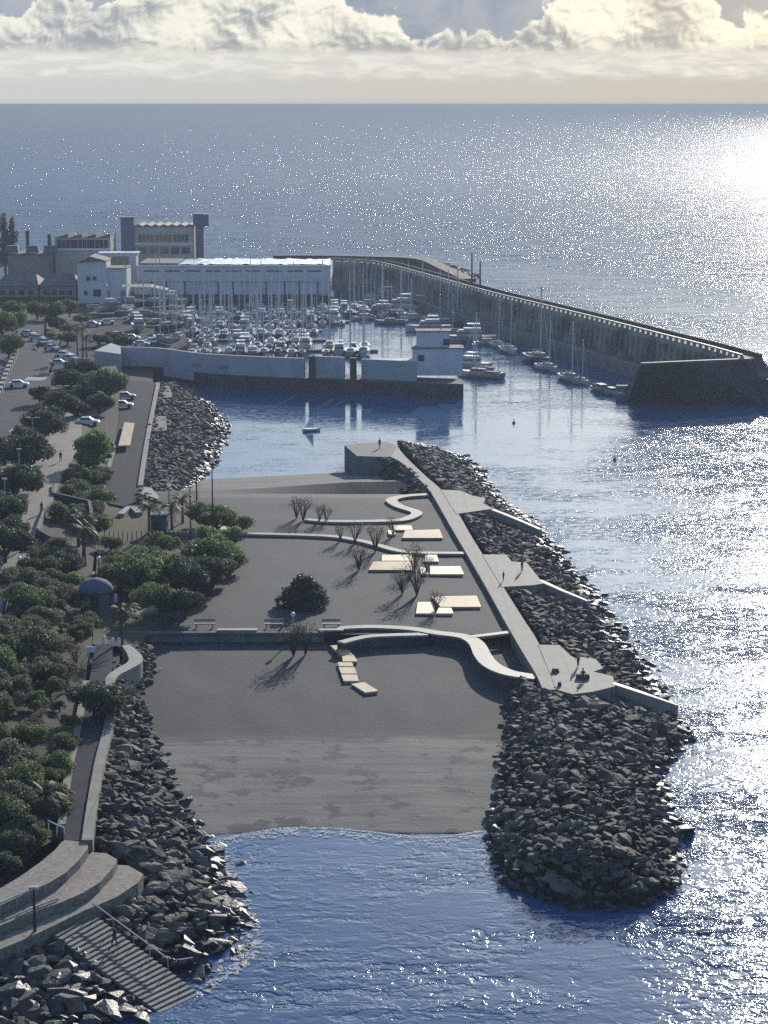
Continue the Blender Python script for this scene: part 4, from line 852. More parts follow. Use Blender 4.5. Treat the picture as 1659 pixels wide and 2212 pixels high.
# ------------------------------------------------------------------ cars, trailer
def car(label, paint):
    e_ = empty('parked_car', (0, -3000, 0), 0, label, 'car')
    prof_ = [(-2.1, .35), (-2.15, .75), (-1.9, .95), (-1.5, 1.0), (-1.1, 1.42), (.35, 1.45), (1.0, .98), (1.9, .85), (2.1, .6), (2.1, .35)]
    n = len(prof_); vs = [(x, -.82 if z < 1.2 else -.62, z) for x, z in prof_]+[(x, .82 if z < 1.2 else .62, z) for x, z in prof_]
    MB().add(vs, [tuple(range(n)), tuple(range(2*n-1, n-1, -1))]+[(i, n+i, n+(i+1) % n, (i+1) % n) for i in range(n)]).build('body', paint, e_, fix=True)
    for s_ in (-1, 1): MB().add([(-1.3, s_*.835, 1.02), (.85, s_*.835, 1.02), (.3, s_*.66, 1.38), (-1.0, s_*.66, 1.38)], [(0, 1, 2, 3)]).build('side_window', glassd, e_)
    MB().add([(1.0, -.7, 1.01), (1.0, .7, 1.01), (.38, .58, 1.44), (.38, -.58, 1.44)], [(0, 1, 2, 3)]).build('windscreen', glassd, e_)
    for x in (-1.3, 1.3):
        for s_ in (-.8, .8): MB().tube([(x, s_-.1, .33), (x, s_+.1, .33)], .33, 10).build('wheel', rubber, e_)
    for s_ in (-.6, .6): MB().box((2.09, s_, .62), (.08, .3, .14)).build('headlight', white, e_)
    return e_
CARS = [car('', white), car('', mat('silver paint', (.42, .43, .45), (.38, .39, .41), 1, .3, spec=.6)), car('', mat('dark paint', (.03, .035, .05), (.025, .03, .04), 1, .25, spec=.6)), car('', mat('blue paint', (.08, .14, .25), (.07, .12, .22), 1, .25, spec=.6))]
kids(None)
cn = ['white', 'silver', 'dark', 'blue']
for i, x, y, z, rz, lab in [(0, 265, 881, 3.8, .05, 'white car parked side on upon the ramp road'), (1, 271, 862, 3.8, .1, 'silver car parked farther up the ramp road'), (0, 190, 918, 5.4, .0, 'white car half hidden above the bright green tree'),
        (0, 62, 726, 6.06, -.6, 'white car heading the curved line on the main road'), (1, 82, 735, 6.06, -.6, 'silver car second in the curved line on the main road'), (1, 98, 744, 6.06, -.7, 'silver car third in the curved line on the main road'),
        (1, 112, 757, 6.06, -.7, 'silver car fourth in the curved line on the main road'), (0, 140, 772, 6.0, -.4, 'white car at the kerb where the line bends'), (1, 152, 780, 6.0, -.5, 'silver car at the kerb behind the white one'), (1, 128, 790, 6.0, 0, 'silver car nearer the dark trees'),
        (2, 96, 752, 6.06, -.7, 'dark car inside the curved line'), (0, 40, 836, 5.9, .1, 'white car by the balustrade'), (0, 15, 1066, 6.1, .0, 'white car glinting under the promenade trees'), (3, 160, 800, 6, .0, 'blue car among the dark verge trees'),
        (0, 232, 700, 3.2, .2, 'white car on the boatyard apron by the canopy'), (1, 200, 705, 3.2, 0, 'silver car on the boatyard apron'), (0, 285, 734, 3.2, .0, 'white van like car on the apron near the boats'), (0, 330, 742, 3.2, .1, 'white car at the basin edge'), (2, 255, 728, 3.2, .3, 'dark car on the apron'),
        (1, 246, 744, 3.2, .1, 'silver car low on the apron by the wall'), (0, 305, 748, 3.2, .1, 'white car beside the harbour wall post')]:
    dup(CARS[i], W(x, y, z if z < 4 else RZ+.06 if z > 5.8 else 5.4), rz, 1.05, lab, 'cars parked along the shore')
for o in CARS:
    for c in [q for q in COL.objects if q.parent == o]: bpy.data.objects.remove(c)
    bpy.data.objects.remove(o)
tp = WP([(823, 472), (889, 480), (860, 626), (782, 628)], 4.6, z4); c = sum(tp, Vector())/4; c.z = 3.8
e = empty('flat_trailer', c, 0, 'long flat beige trailer parked on the dark ramp road', 'trailer')
MB().prism([(p.x-c.x, p.y-c.y) for p in tp], .95, .75).build('bed', wood2, e, fix=True)
q = [Vector((p.x-c.x, p.y-c.y, .85)) for p in tp]; MB().tube([q[0].lerp(q[3], .15), q[1]+Vector((1.3, 1.5, -.3))], .08).build('tow_bar', steel, e)
for k_ in (.3, .6):
    for pa, pb in ((q[0], q[3]), (q[1], q[2])): w_ = pa.lerp(pb, k_); MB().tube([(w_.x*.8-.1, w_.y, .38), (w_.x*.8+.1, w_.y, .38)], .38, 10).build('wheel', rubber, e)

# ------------------------------------------------------------------ trees, shrubs, palms
def leafcloud(clumps, n, leaf, seed, flat=.8):
    r_ = np.random.default_rng(seed); V_ = []; F_ = []
    tot = sum(c_[3]**2 for c_ in clumps)
    for cx, cy, cz, cr in clumps:
        k_ = int(n*cr*cr/tot); d = r_.normal(size=(k_, 3)); d /= np.linalg.norm(d, axis=1)[:, None]
        rad = cr*(r_.uniform(.55, 1.08, k_))[:, None]; pos = d*rad*np.array([1, 1, flat]) + np.array([cx, cy, cz])
        a = r_.normal(size=(k_, 3)); a /= np.linalg.norm(a, axis=1)[:, None]; b_ = np.cross(a, d + r_.normal(size=(k_, 3))*.6); b_ /= np.linalg.norm(b_, axis=1)[:, None]+1e-9
        s_ = leaf*r_.uniform(.6, 1.3, (k_, 1)); o_ = len(V_)
        q = np.stack([pos-a*s_, pos+b_*s_*.5, pos+a*s_, pos-b_*s_*.5], 1).reshape(-1, 3)
        V_ += q.tolist(); F_ += [(o_+4*i, o_+4*i+1, o_+4*i+2, o_+4*i+3) for i in range(k_)]
    mb_ = MB(); mb_.v = V_; mb_.f = F_; return mb_
def make_tree(label, cat, name, m_, seed, r_=3.0, h=5.0, trunk=1.6, n=2600, leaf=.22, flat=.75, nclump=16, m_t=None):
    rr = random.Random(seed); e_ = empty(name, (0, -3000, 0), 0, label, cat); cl = []
    for i in range(nclump):
        a = rr.uniform(0, 2*PI); q = r_*math.sqrt(rr.random())*.78; z = trunk+(h-trunk)*(.25+.6*rr.random()*(1-(q/r_)**2*.6)); cl.append((q*math.cos(a), q*math.sin(a), z, rr.uniform(.28, .48)*r_))
    leafcloud(cl, n, leaf, seed, flat).build('crown', m_, e_)
    t_ = MB().tube([(0, 0, -.4), (.1, .05, trunk*.6), (.0, .1, trunk+.4)], [.09*r_, .07*r_, .05*r_], 7)
    for c_ in cl[:6]: t_.tube([(0, .1, trunk*.8), (c_[0]*.5, c_[1]*.5, (trunk+c_[2])/2), (c_[0]*.9, c_[1]*.9, c_[2])], [.05*r_, .03*r_, .01*r_], 5)
    t_.build('trunk', m_t or bark, e_); return e_
def make_palm(label, h=5, fr=2.6, nf=22, seed=1, m_=None):
    rr = random.Random(seed); e_ = empty('palm_tree', (0, -3000, 0), 0, label, 'palm tree')
    MB().tube([(0, 0, -.3), (.05, 0, h*.5), (.1, .05, h)], [.28, .2, .22], 8).build('trunk', barkp, e_)
    f_ = MB()
    for i in range(nf):
        a = 2*PI*i/nf+rr.uniform(-.2, .2); up = rr.uniform(-.2, 1.0); L_ = fr*rr.uniform(.8, 1.1); P_ = []
        for k_ in range(7):
            s_ = k_/6; q = L_*s_*math.cos(up*.6); P_.append(Vector((.1+q*math.cos(a), .05+q*math.sin(a), h+L_*(s_*math.sin(up)-s_*s_*(.55+.3*(1-up))))))
        sd_ = Vector((-math.sin(a), math.cos(a), 0))
        for k_ in range(6):
            for t__ in (0, .33, .66):
                p_ = P_[k_].lerp(P_[k_+1], t__); d_ = (P_[k_+1]-P_[k_]).normalized(); l_ = fr*.2*(1-abs(k_/6-.4))
                for s_ in (-1, 1): tip = p_+sd_*s_*l_+d_*l_*.6-Vector((0, 0, l_*.4)); f_.add([p_, p_+d_*.12, tip], [(0, 1, 2)])
    f_.build('crown', m_ or f_palm, e_); return e_
def make_bare(label, h=2.6, seed=1, m_=None, spread=1.0, name='bare_shrub', twigs=420):
    rr = random.Random(seed); e_ = empty(name, (0, -3000, 0), 0, label, 'shrub'); t_ = MB(); tips = []
    for i in range(15):
        a = rr.uniform(0, 2*PI); x, y = 1.35*spread*math.cos(a)*rr.uniform(.3, 1), 1.35*spread*math.sin(a)*rr.uniform(.3, 1)
        P_ = [(0, 0, -.1), (x*.4, y*.4, h*.45), (x, y, h*rr.uniform(.7, 1.05))]; t_.tube(P_, [.05, .035, .015], 5); tips.append((x*.8, y*.8, h*rr.uniform(.6, .95), .55*spread))
    t_.build('stem', m_ or bark, e_); leafcloud(tips, twigs, .085, seed, 1.1).build('twigs', f_dry, e_); return e_
TR = {'dark': [make_tree('', 'tree', 'ficus_tree', f_dark, s_, 3.6, 5.2, .9, 5000, .24) for s_ in (1, 2, 3)],
      'mid': [make_tree('', 'tree', 'leafy_tree', f_mid, s_, 3.3, 5.0, .8, 4200, .23) for s_ in (4, 5, 6)],
      'bright': [make_tree('', 'tree', 'leafy_tree', f_bright, s_, 2.8, 4.6, .7, 4200, .22) for s_ in (7, 8)],
      'scrub': [make_tree('', 'bush', 'scrub_bush', f_olive if s_ < 12 else f_mid, s_, 2.2, 2.6, .3, 3600, .14, .7, 14) for s_ in (9, 10, 11, 12)],
      'bush': [make_tree('', 'bush', 'green_bush', f_mid, s_, 1.8, 2.2, .3, 1700, .16, .75, 11) for s_ in (13, 14)],
      'gbush': [make_tree('', 'bush', 'green_bush', f_bright, s_, 1.6, 1.9, .3, 1500, .15, .75, 10) for s_ in (15, 16)],
      'palm': [make_palm('', 4.6, 2.8, 24, s_) for s_ in (1, 2)], 'tallpalm': [make_palm('', 9.5, 2.6, 24, 5, f_olive)], 'lowpalm': [make_palm('', 1.4, 2.4, 26, 6)],
      'bare': [make_bare('', 2.8, s_) for s_ in (1, 2, 3)]}
TR['spiky'] = [empty('dark_shrub', (0, -3000, 0), 0, '', 'shrub')]
cl = [(math.cos(i*2.4)*(2.9-.62*z_), math.sin(i*2.4)*(2.9-.62*z_), z_, 1.05-.12*z_) for i, z_ in enumerate(np.concatenate([np.linspace(.3, 3.6, 17), [1.5, 2.0, 3.8, 4.1]]))] + [(0, 0, 1, 1.5), (0, 0, 2.2, 1.1)]
leafcloud(cl, 5200, .24, 33, 1.0).build('crown', f_dark, TR['spiky'][0]); MB().tube([(0, 0, -.3), (0, 0, 2.5)], [.3, .1]).build('trunk', bark, TR['spiky'][0])
TR['pine'] = [empty('pointed_pine', (0, -3000, 0), 0, '', 'tree')]
cl = [(random.uniform(-1, 1)*(1-z/15)*2.4, random.uniform(-1, 1)*(1-z/15)*2.4, z, 1.7-z*.07) for z in np.linspace(3, 14.5, 18)]
leafcloud(cl, 3000, .3, 31, 1.1).build('crown', f_dark, TR['pine'][0]); MB().tube([(0, 0, -.3), (0, 0, 13)], [.4, .08]).build('trunk', bark, TR['pine'][0])
kids(None)
def plant(kind, x, y, z, sc, lab, group=None, sq=1.0):
    p = W(x, y, z); src = random.choice(TR[kind]); sq *= .88 if kind == 'mid' else 1; return dup(src, p, random.uniform(0, 6.28), (sc, sc, sc*sq), lab, group)
for x, y, sc, lab in [(10, 1005, .9, 'dark round tree beside the road edge, cut by the picture side'), (60, 1025, 1.25, 'broad dark tree nearest the strolling person on the promenade'), (95, 955, 1.1, 'dark round tree above the lamp on the promenade'), (125, 905, 1.0, 'dark tree behind the second promenade lamp'),
        (35, 1085, 1.1, 'dark tree over the glinting white car'), (5, 1150, 1.0, 'dark tree right of the white car at the picture side'), (12, 1215, 1.0, 'dark tree standing by the two walkers'), (75, 1000, .8, 'smaller dark tree between the promenade and the road'), (20, 1120, .7, 'small dark tree at the kerb'),
        (150, 850, 1.0, 'dark tree at the bend of the main road'), (180, 830, 1.1, 'dark tree beside the loose green one at the wall'), (185, 880, .8, 'small dark tree over the verge with the beige bench'), (215, 895, .8, 'dark rounded tree left of the white car on the ramp')]:
    plant('dark', x, y, RZ if x < 150 else 5.4, sc, lab, 'dark trees along the promenade')
for x, y, sc, lab in [(100, 925, .85, 'dark tree filling the gap between the two promenade lamps'), (50, 975, .9, 'dark tree hard against the road, behind the twin lamp'), (118, 885, .75, 'small dark tree where the promenade meets the road'), (30, 1180, .8, 'dark tree left of the pair of walkers'), (50, 1060, .8, 'dark tree in front of the broad promenade tree'), (165, 905, .7, 'small dark tree on the verge behind the far stroller'), (85, 872, .7, 'dark kerbside tree nearest the zebra crossing')]:
    plant('dark', x, y, RZ if x < 150 else 5.4, sc, lab, 'dark trees along the promenade')
plant('bright', 203, 1010, 5.4, 1.15, 'bright fresh green tree above the promenade wall', None, 1.25); plant('bright', 190, 1016, 5.2, .8, 'small fresh green tree leaning beside the bright one')
plant('mid', 235, 868, 5.4, 1.3, 'loose wispy green tree before the harbour wall', None, 1.2); plant('mid', 205, 860, 5.4, 1.2, 'loose green tree left of the wispy one')
for x, y, sc, lab in [(20, 775, 1.1, 'green tree over the balustrade at the road'), (5, 730, 1.3, 'tall green tree at the picture side beyond the road'), (35, 720, 1.1, 'green tree behind the line of cars'), (120, 690, .9, 'dim tree before the tiled houses'), (150, 682, .9, 'dim tree at the corner of the white house'), (80, 690, 1.0, 'dim tree under the tiled roof'), (30, 690, 1.0, 'dim tree left under the tiled roof')]:
    plant('mid', x, y, RZ, sc, lab, 'trees by the main road', 1.2)
plant('tallpalm', 180, 792, 5.0, .95, 'tall shaggy palm behind the parked cars'); plant('tallpalm', 168, 782, 5.2, .8, 'second shaggy palm close to the tall one'); plant('tallpalm', 188, 800, 4.6, .8, 'third shaggy palm close to the tall one')
plant('pine', 12, 590, LZ, 1.45, 'pointed dark pine at the upper picture side'); plant('pine', 30, 588, LZ, 1.35, 'taller pointed dark pine beside the first')
# garden around the kiosk
for kind, x, y, z, sc, lab in [('mid', 470, 1150, 3, .9, 'dark olive tree beside the tall lamp post'), ('mid', 440, 1140, 3, .9, 'dark olive tree left of the taller lamp post'), ('bush', 520, 1150, 3, 1.1, 'dull green shrub tree at the edge of the sand'),
        ('gbush', 470, 1200, 3, 1.5, 'bright green bush on the sand edge by the white stone'), ('mid', 450, 1235, 3, 1.1, 'broad green tree right of the garden path'), ('bush', 500, 1235, 3, 1.2, 'green tree reaching farthest onto the sand'), ('gbush', 510, 1172, 3, 1.2, 'yellowish bush above the narrow path end'),
        ('mid', 300, 1290, 3.2, 1.25, 'wide round tree behind the bright coping walk'), ('mid', 270, 1275, 3.2, 1.0, 'round tree left of the wide one'), ('gbush', 300, 1225, 3.2, 1.5, 'light green leafy shrub under the garden palms'), ('bush', 350, 1280, 3.2, 1.2, 'tree between the wide round one and the dark one'),
        ('dark', 400, 1290, 3.1, 1.0, 'dark tree nearest the bench on the sand'), ('dark', 440, 1275, 3.1, .9, 'dark tree casting shade across the sand'), ('mid', 380, 1265, 3.1, 1.0, 'feathery tree amid the garden group'), ('bush', 205, 1160, 3.6, 1.6, 'dense bush beside the reddish palm trunks'),
        ('bush', 160, 1080, 4.6, 1.3, 'bush above the grey slab'), ('bush', 185, 1045, 4.6, 1.3, 'bush below the bright green tree'), ('bush', 140, 1130, 4.8, 1.4, 'bush beside the zigzag wall'), ('bush', 215, 1095, 4.2, 1.5, 'dark bush under the ramp road end'), ('gbush', 170, 1135, 4.6, 1.0, 'bright leafy bush beside the zigzag wall'),
        ('gbush', 155, 1275, 4.4, 1.1, 'vivid green bush left of the kiosk canopy'), ('bush', 240, 1190, 3.4, 1.0, 'low bush in the dry flower bed'), ('bush', 190, 1010, 4.9, 1.2, 'bush at the trunk of the bright green tree')]:
    plant(kind, x, y, z, sc, lab)
for kind, x, y, z, sc, lab in [('palm', 322, 1160, 3.2, 1.0, 'dark palm rising beside the grey blue shelter'), ('palm', 372, 1150, 3.1, .85, 'second garden palm right of the shelter'), ('palm', 395, 1130, 3.1, .8, 'palm leaning toward the rubble slope'), ('palm', 182, 1230, 3.6, 1.2, 'tall reddish palm by the zigzag wall'),
        ('palm', 262, 1400, 3.6, .95, 'palm over the walkway with white bollards'), ('lowpalm', 95, 1760, 4.2, 1.3, 'low palm beside the railing under the bank'), ('palm', 170, 1190, 3.8, 1.0, 'palm left of the reddish one')]:
    plant(kind, x, y, z, sc, lab)
for kind, x, y, z, sc, lab in [('mid', 330, 1250, 3.2, .95, 'large round tree crown between the shelter and the sand'), ('mid', 425, 1265, 3.1, .8, 'large tree crown spreading over the sand edge'), ('mid', 470, 1255, 3.1, .75, 'leafy tree at the tip of the garden group'), ('gbush', 440, 1178, 3.1, 1.4, 'sunlit bush under the left tall lamp post'), ('gbush', 500, 1215, 3.1, 1.2, 'dense green tree by the narrow path end'),
        ('bush', 350, 1200, 3.2, 1.5, 'dense bush behind the row of reddish posts'), ('bush', 255, 1240, 3.4, 1.4, 'dense bush at the flower bed kerb'), ('mid', 345, 1330, 3.2, .9, 'small tree over the bright slanting path'), ('dark', 400, 1335, 3.1, .7, 'small dark tree shading the landward bench')]:
    plant(kind, x, y, z, sc, lab)
for i, (x, y) in enumerate([(270, 772), (290, 774), (312, 773), (333, 772), (352, 771), (250, 768), (230, 764), (215, 748), (240, 742), (150, 720), (145, 745), (130, 715), (175, 700), (110, 705), (270, 752)]):
    plant('dark' if i % 3 else 'mid', x, y, 3.2, .62 if i < 7 else .8, 'low dark tree in the boatyard behind the harbour wall', 'dark trees of the boatyard', .8)
# scrub covering the planted bank
G = 'scrub bushes on the planted bank'; cnt = 0; bt = resample(bank_t, 60); bb = resample(bank_b, 60)
bn = ['low on the bank by the walkway', 'halfway up the planted bank', 'high on the bank under the parapet']
KD = {'scrub': 'olive scrub bush ', 'bush': 'dull green bush ', 'bare': 'twiggy grey shrub ', 'gbush': 'lighter green bush ', 'lowpalm': 'stubby low palm '}
for i in range(4, 60, 1):
    for j in range(4):
        s_ = (j+random.uniform(.15, .85))/4; p = bt[i].lerp(bb[i], s_); x, y, _ = D(p)
        if x < -40 or y < 1195 or (y < 1290 and x > 150): continue
        q_ = random.random()
        if q_ > .93: continue
        kd_ = 'scrub' if q_ < .62 else 'bush' if q_ < .76 else 'bare' if q_ < .84 else 'gbush' if q_ < .88 else 'lowpalm'
        dup(random.choice(TR[kd_]), p, random.uniform(0, 6), (.7 if kd_ in ('gbush', 'lowpalm') else 1)*random.uniform(.6, 1.3)*(.68 if s_ > .8 else 1.05), KD[kd_] + bn[0 if s_ > .66 else 1 if s_ > .33 else 2] + (', above the kiosk' if y < 1290 else ', level with the bollards' if y < 1420 else ', above the overhanging tree' if y < 1550 else ', toward the low palm' if y < 1680 else ', nearest the terraces'), G); cnt += 1
for i in range(34):
    x, y = random.uniform(0, 128), random.uniform(1740, 1900)
    if y > 1900 - (x-20)*.75 and x > 20: continue
    plant('bush' if i % 2 else 'dark', x, y, 3.6, random.uniform(.35, .55) if i % 2 == 0 else random.uniform(.6, .9), 'dark bush in the shaded hollow above the curved terraces', 'bushes in the hollow')
G = 'low bushes on the upper bank'
for i in range(0, 34):
    s_ = random.uniform(.2, .95); k_ = random.uniform(0, 24); p = bt[int(k_)].lerp(bb[int(k_)], s_); x, y, _ = D(p)
    if 960 < y < 1200: dup(random.choice(TR['bush']+TR['scrub']), p, random.uniform(0, 6), random.uniform(.6, .95), 'low bush on the upper bank above the ramp road', G)
G = 'leafless shrubs on the black sand'
for x, y, sc, lab in [(640, 1120, 1.1, 'brown leafless shrub by the low stone wall, left of its group'), (655, 1125, 1.2, 'brown leafless shrub by the low stone wall'), (690, 1128, .9, 'leafless shrub right of the brown pair'), (705, 1128, .8, 'thin leafless shrub beside the pale sand patch'),
        (*z5(960, 690), 1.3, 'grey leafless shrub on the narrow path'), (*z5(850, 640), 1.0, 'thin grey shrub at the bend of the narrow path'), (*z5(1060, 600), .9, 'V shaped shrub in the farthest deck pair'), (*z5(870, 790), 1.2, 'grey leafless shrub left of the wide tan deck'),
        (*z5(1175, 800), 1.3, 'leafless shrub between the middle decks'), (*z5(1245, 805), .8, 'red stemmed V shrub between cream decks'), (*z5(1190, 930), 1.4, 'spreading leafless shrub above the nearest decks'), (*z5(1110, 920), 1.1, 'leafless shrub left of the spreading one'), (*z5(1295, 1020), .9, 'dark V shaped shrub among the nearest decks'),
        (*z5(770, 630), .8, 'smallest leafless shrub on the narrow path')]:
    plant('bare', x, y, 3.05, sc, lab, G)
plant('bare', *z2b(858, 470), 2.1, 1.4, 'two stemmed leafless tree on the lower sand, left stem', G); plant('bare', *z2b(930, 462), 2.1, 1.25, 'leafless tree right of the other on the lower sand', G)
plant('spiky', 656, 1306, 3.0, 1.08, 'dense dark spiky shrub alone in the middle of the black sand', None, .78)
# dark tree added to stand in for a shadow across the walkway
plant('dark', 205, 1552, 4.3, .85, 'very dark round tree standing in for a shadow across the walkway', None, .8); plant('dark', 232, 1545, 3.9, .6, 'small dark bush at the walkway edge above the boulders')
for lst in TR.values():
    for o in lst:
        for c in [q for q in COL.objects if q.parent == o]: bpy.data.objects.remove(c)
        bpy.data.objects.remove(o)

# ------------------------------------------------------------------ walls of the upper promenade
def wall_line(pts, z, hgt, th, m_, lab, cv=None, name='parapet_wall'):
    return tag(ribbon(WP(pts, z+hgt, cv), th, hgt+2.5, False).build(name, m_), lab, 'wall')
wall_line([(620, 1080), (545, 1230), (470, 1440)], RZ, .9, .35, concd, 'slanting dark parapet beside the walker in red', z9)
wall_line([(475, 1440), (690, 1560)], RZ-1.2, 2.0, .5, dstone, 'short dark stone wall end on the zigzag stair', z9)
wall_line([(668, 880), (672, 985), (900, 1035), (1120, 1085), (1150, 1200), (1130, 1290)], RZ-1.6, 2.0, .45, dstone, 'dark angled retaining wall around the grey slab', z9)
wall_line([(265, 1820), (200, 2040)], RZ, .9, .3, dmetal, 'thin dark rail at the promenade edge below the white lamp', z9)
wall_line([(100, 750), (0, 1000), (-60, 1180)], RZ, .8, .35, dstone, 'dark parapet along the nearest promenade edge', z7)
wall_line([(60, 1150), (130, 780), (180, 570)], RZ-.4, .6, 1.0, concd, 'broad grey wall top along the planted bank', z7)
tag(MB().prism(WP([(835, 1060), (1080, 1130), (1095, 1200), (1060, 1260), (840, 1200)], RZ-1.2, z9), RZ-1.2, 2).build('slab_terrace', concd, fix=True), 'plain grey slab terrace inside the angled wall', 'terrace')
tag(MB().prism(WP([(620, 1090), (700, 1080), (705, 1250), (560, 1370), (520, 1390), (550, 1240)], RZ-.6, z9), RZ-.6, 2).build('ramp_slab', concd, fix=True), 'grey ramp slab right of the slanting parapet', 'ramp')
for k_, (pa, pb) in enumerate((((370, 858), (575, 885)), ((375, 885), (575, 925)), ((400, 912), (585, 955)))):
    tag(ribbon(WP([pa, (pa[0]+150, pa[1]+2), pb], 4.9-.4*k_, z7), .45, .3, False).build('garden_stair', coping), ['upper', 'middle', 'lower'][k_]+' pale rail line of the garden stair left of the kiosk', 'stair rail')
tag(ribbon(WP([(640, 725), (720, 690), (800, 640), (830, 590), (780, 545), (690, 540)], 3.45, z7), .8, .5).build('flowerbed_kerb', conc), 'curved kerb around the dry flower bed', 'kerb')
tag(MB().prism(WP([(690, 470), (815, 470), (830, 520), (700, 530)], 3.5, z7), 3.5, 2).build('earth_patch', terr, fix=True), 'bare tan earth patch beside the flower bed', 'earth patch')
tag(ribbon(WP([(1000, 1010), (1130, 960), (1250, 925), (1360, 900)], 3.5, z7), [.8, 1.6, 1.3, .9], .6).build('bright_path', coping), 'bright slanting path stub under the garden trees', 'path')
tag(ribbon(WP([(900, 825), (1020, 820), (1150, 805)], 3.6, z7), [.8, 1.6, .8], .6).build('bright_path', wood), 'cream path stub beneath the wide round tree', 'path')
tag(ribbon(WP([(925, 1235), (990, 1310), (985, 1362), (900, 1412), (820, 1470), (782, 1580)], 4.5, z7), [.9, 1.5, 1.5, 1.5, 1.1, .6], 2.2).build('curved_coping', coping), 'bright curved coping above the cobble mound', 'coping')
tag(ribbon(WP([(1230, 400), (1390, 405), (1560, 405)], 3.5, z7), .9, .6).build('garden_wall', coping), 'pale low garden wall behind the lamp posts', 'low wall')
tag(ribbon(WP([(885, 270), (960, 215), (1020, 260)], 4.0, z7), 1.0, .7).build('pale_arch_kerb', coping), 'pale arched kerb at the foot of the ramp road', 'kerb')
tag(MB().prism(WP([(1385, 465), (1500, 440), (1490, 470), (1390, 500)], 3.4, z7), 3.4, 2.5).build('pale_slab', wood, fix=True), 'cream slab between the two tall lamp posts', 'slab')
tag(MB().prism(WP([(1470, 690), (1600, 680), (1585, 735), (1450, 740)], 3.5, z8), 3.6, 2.5).build('pale_slab', wood, fix=True), 'cream block on the sand edge above the yellowish bush', 'slab')
# balustrade by the road
mk = mat('road marking paint', (.42, .42, .40), (.26, .26, .26), 2.5, .7)
for x0_, y0_, x1_, y1_, n_s_, lab in ((*z4(75, 470), *z4(290, 560), 12, 'nearer zebra crossing on the main road'), (*z4(170, 165), *z4(300, 195), 9, 'farther zebra crossing on the main road')):
    mb_ = MB(); pa, pb = W(x0_, (y0_+y1_)/2, RZ+.075), W(x1_, (y0_+y1_)/2, RZ+.075)
    for i in range(n_s_): q = pa.lerp(pb, (i+.5)/n_s_); mb_.add([(q.x-.25, q.y-3, q.z), (q.x+.25, q.y-3, q.z), (q.x+.25, q.y+3, q.z), (q.x-.25, q.y+3, q.z)], [(0, 1, 2, 3)])
    o_ = mb_.build('road_marking', mk); struct(o_)
bal = empty('balustrade', W(20, 830, RZ), 0, 'pale stepped balustrade along the landward side of the road', 'balustrade'); inv = bal.location.copy()
P_ = resample(WP([z4(*p) for p in [(-40, 400), (10, 260), (60, 130), (110, 20)]], RZ), 14)
for i in range(13): c = (P_[i]+P_[i+1])/2-inv; d_ = P_[i+1]-P_[i]; MB().box((c.x, c.y, .7), (1.0, d_.length*.5, 1.5), math.atan2(d_.y, d_.x)-PI/2).build('pier', coping, bal)
ribbon([p-inv+Vector((0, 0, .5)) for p in P_], .5, .5, False).build('plinth', cream, bal)

# kiosk canopy, shelter
e = empty('kiosk', W(208, 1318, 3.8), 0, 'round slate blue domed kiosk beside the dark walkway', 'kiosk')
MB().lathe([(2.0, 2.3), (2.15, 2.45), (1.95, 3.1), (1.4, 3.6), (.7, 3.9), (.05, 4.0)], 24).build('dome', shade_c, e, smooth=True); MB().lathe([(1.5, -.5), (1.5, 2.4)], 20).build('drum', bluegrey, e)
MB().box((0, -1.45, 1.0), (1.0, .2, 2.0)).build('door', dmetal, e)
e = empty('small_shelter', W(345, 1150, 3.2), 0, 'small grey blue shelter among the garden palms', 'shelter'); MB().box((0, 0, 1.3), (2.3, 2.0, 2.6)).build('wall', shade_c, e); MB().box((0, 0, 2.72), (2.7, 2.4, .2)).build('roof', bluegrey, e); MB().box((-.3, -1.03, .9), (.9, .05, 1.8)).build('door', dmetal, e)
e = empty('playground_fence', W(310, 1172, 3.1), 0, 'row of thin reddish posts beneath the garden palms', 'fence')
for i in range(18): MB().tube([(-5.5+i*.65, .2*math.sin(i), 0), (-5.5+i*.65, .2*math.sin(i), 1.6)], .07, 5).build('post', mat('rust posts', (.22, .12, .08), (.15, .08, .06), 2, .8), e)
# ------------------------------------------------------------------ lamps, benches, bollards, bins
def lamp(x, y, z, h, head, lab, col=dmetal):
    e_ = empty('street_lamp', W(x, y, z), 0, lab, 'street lamp'); MB().tube([(0, 0, -.2), (0, 0, h)], [.13, .07], 8).build('pole', col, e_)
    if head == 'globe': MB().lathe([(.02, -.3), (.22, -.2), (.3, 0), (.22, .2), (.02, .3)], 12, (0, 0, h+.25)).build('globe', white, e_, smooth=True)
    elif head == 'twin':
        for s_ in (-1, 1): MB().box((s_*.8, 0, h+.05), (.9, .35, .14)).build('lamp_head', steel, e_)
        MB().tube([(-.5, 0, h), (.5, 0, h)], .05).build('arm', steel, e_)
    else: MB().box((0, 0, h+.1), (.7, .4, .2)).build('lamp_head', steel, e_)
lamp(412.5, 1191, 3.05, 9.0, 'flat', 'tall dark lamp post left of the taller one in the garden'); lamp(460, 1156, 3.05, 10.5, 'flat', 'tallest dark lamp post, its top against the pool water')
lamp(137, 900, RZ, 5.8, 'twin', 'twin headed pale lamp farther along the promenade trees', steel); lamp(72, 962, RZ, 4.8, 'twin', 'twin headed lamp among the dark promenade trees', steel)
lamp(43, 1040, RZ, 5.0, 'flat', 'thin lamp post in front of the broad dark tree', steel); lamp(12, 1100, RZ, 4.4, 'flat', 'lamp post at the left picture side by the white car', steel)
lamp(75.5, 2010, WZ-1.45, 3.3, 'flat', 'slim lamp post on the curved brown terraces'); lamp(425, 1080, 3.1, 4.6, 'globe', 'white globe lamp by the corner of the far rubble')
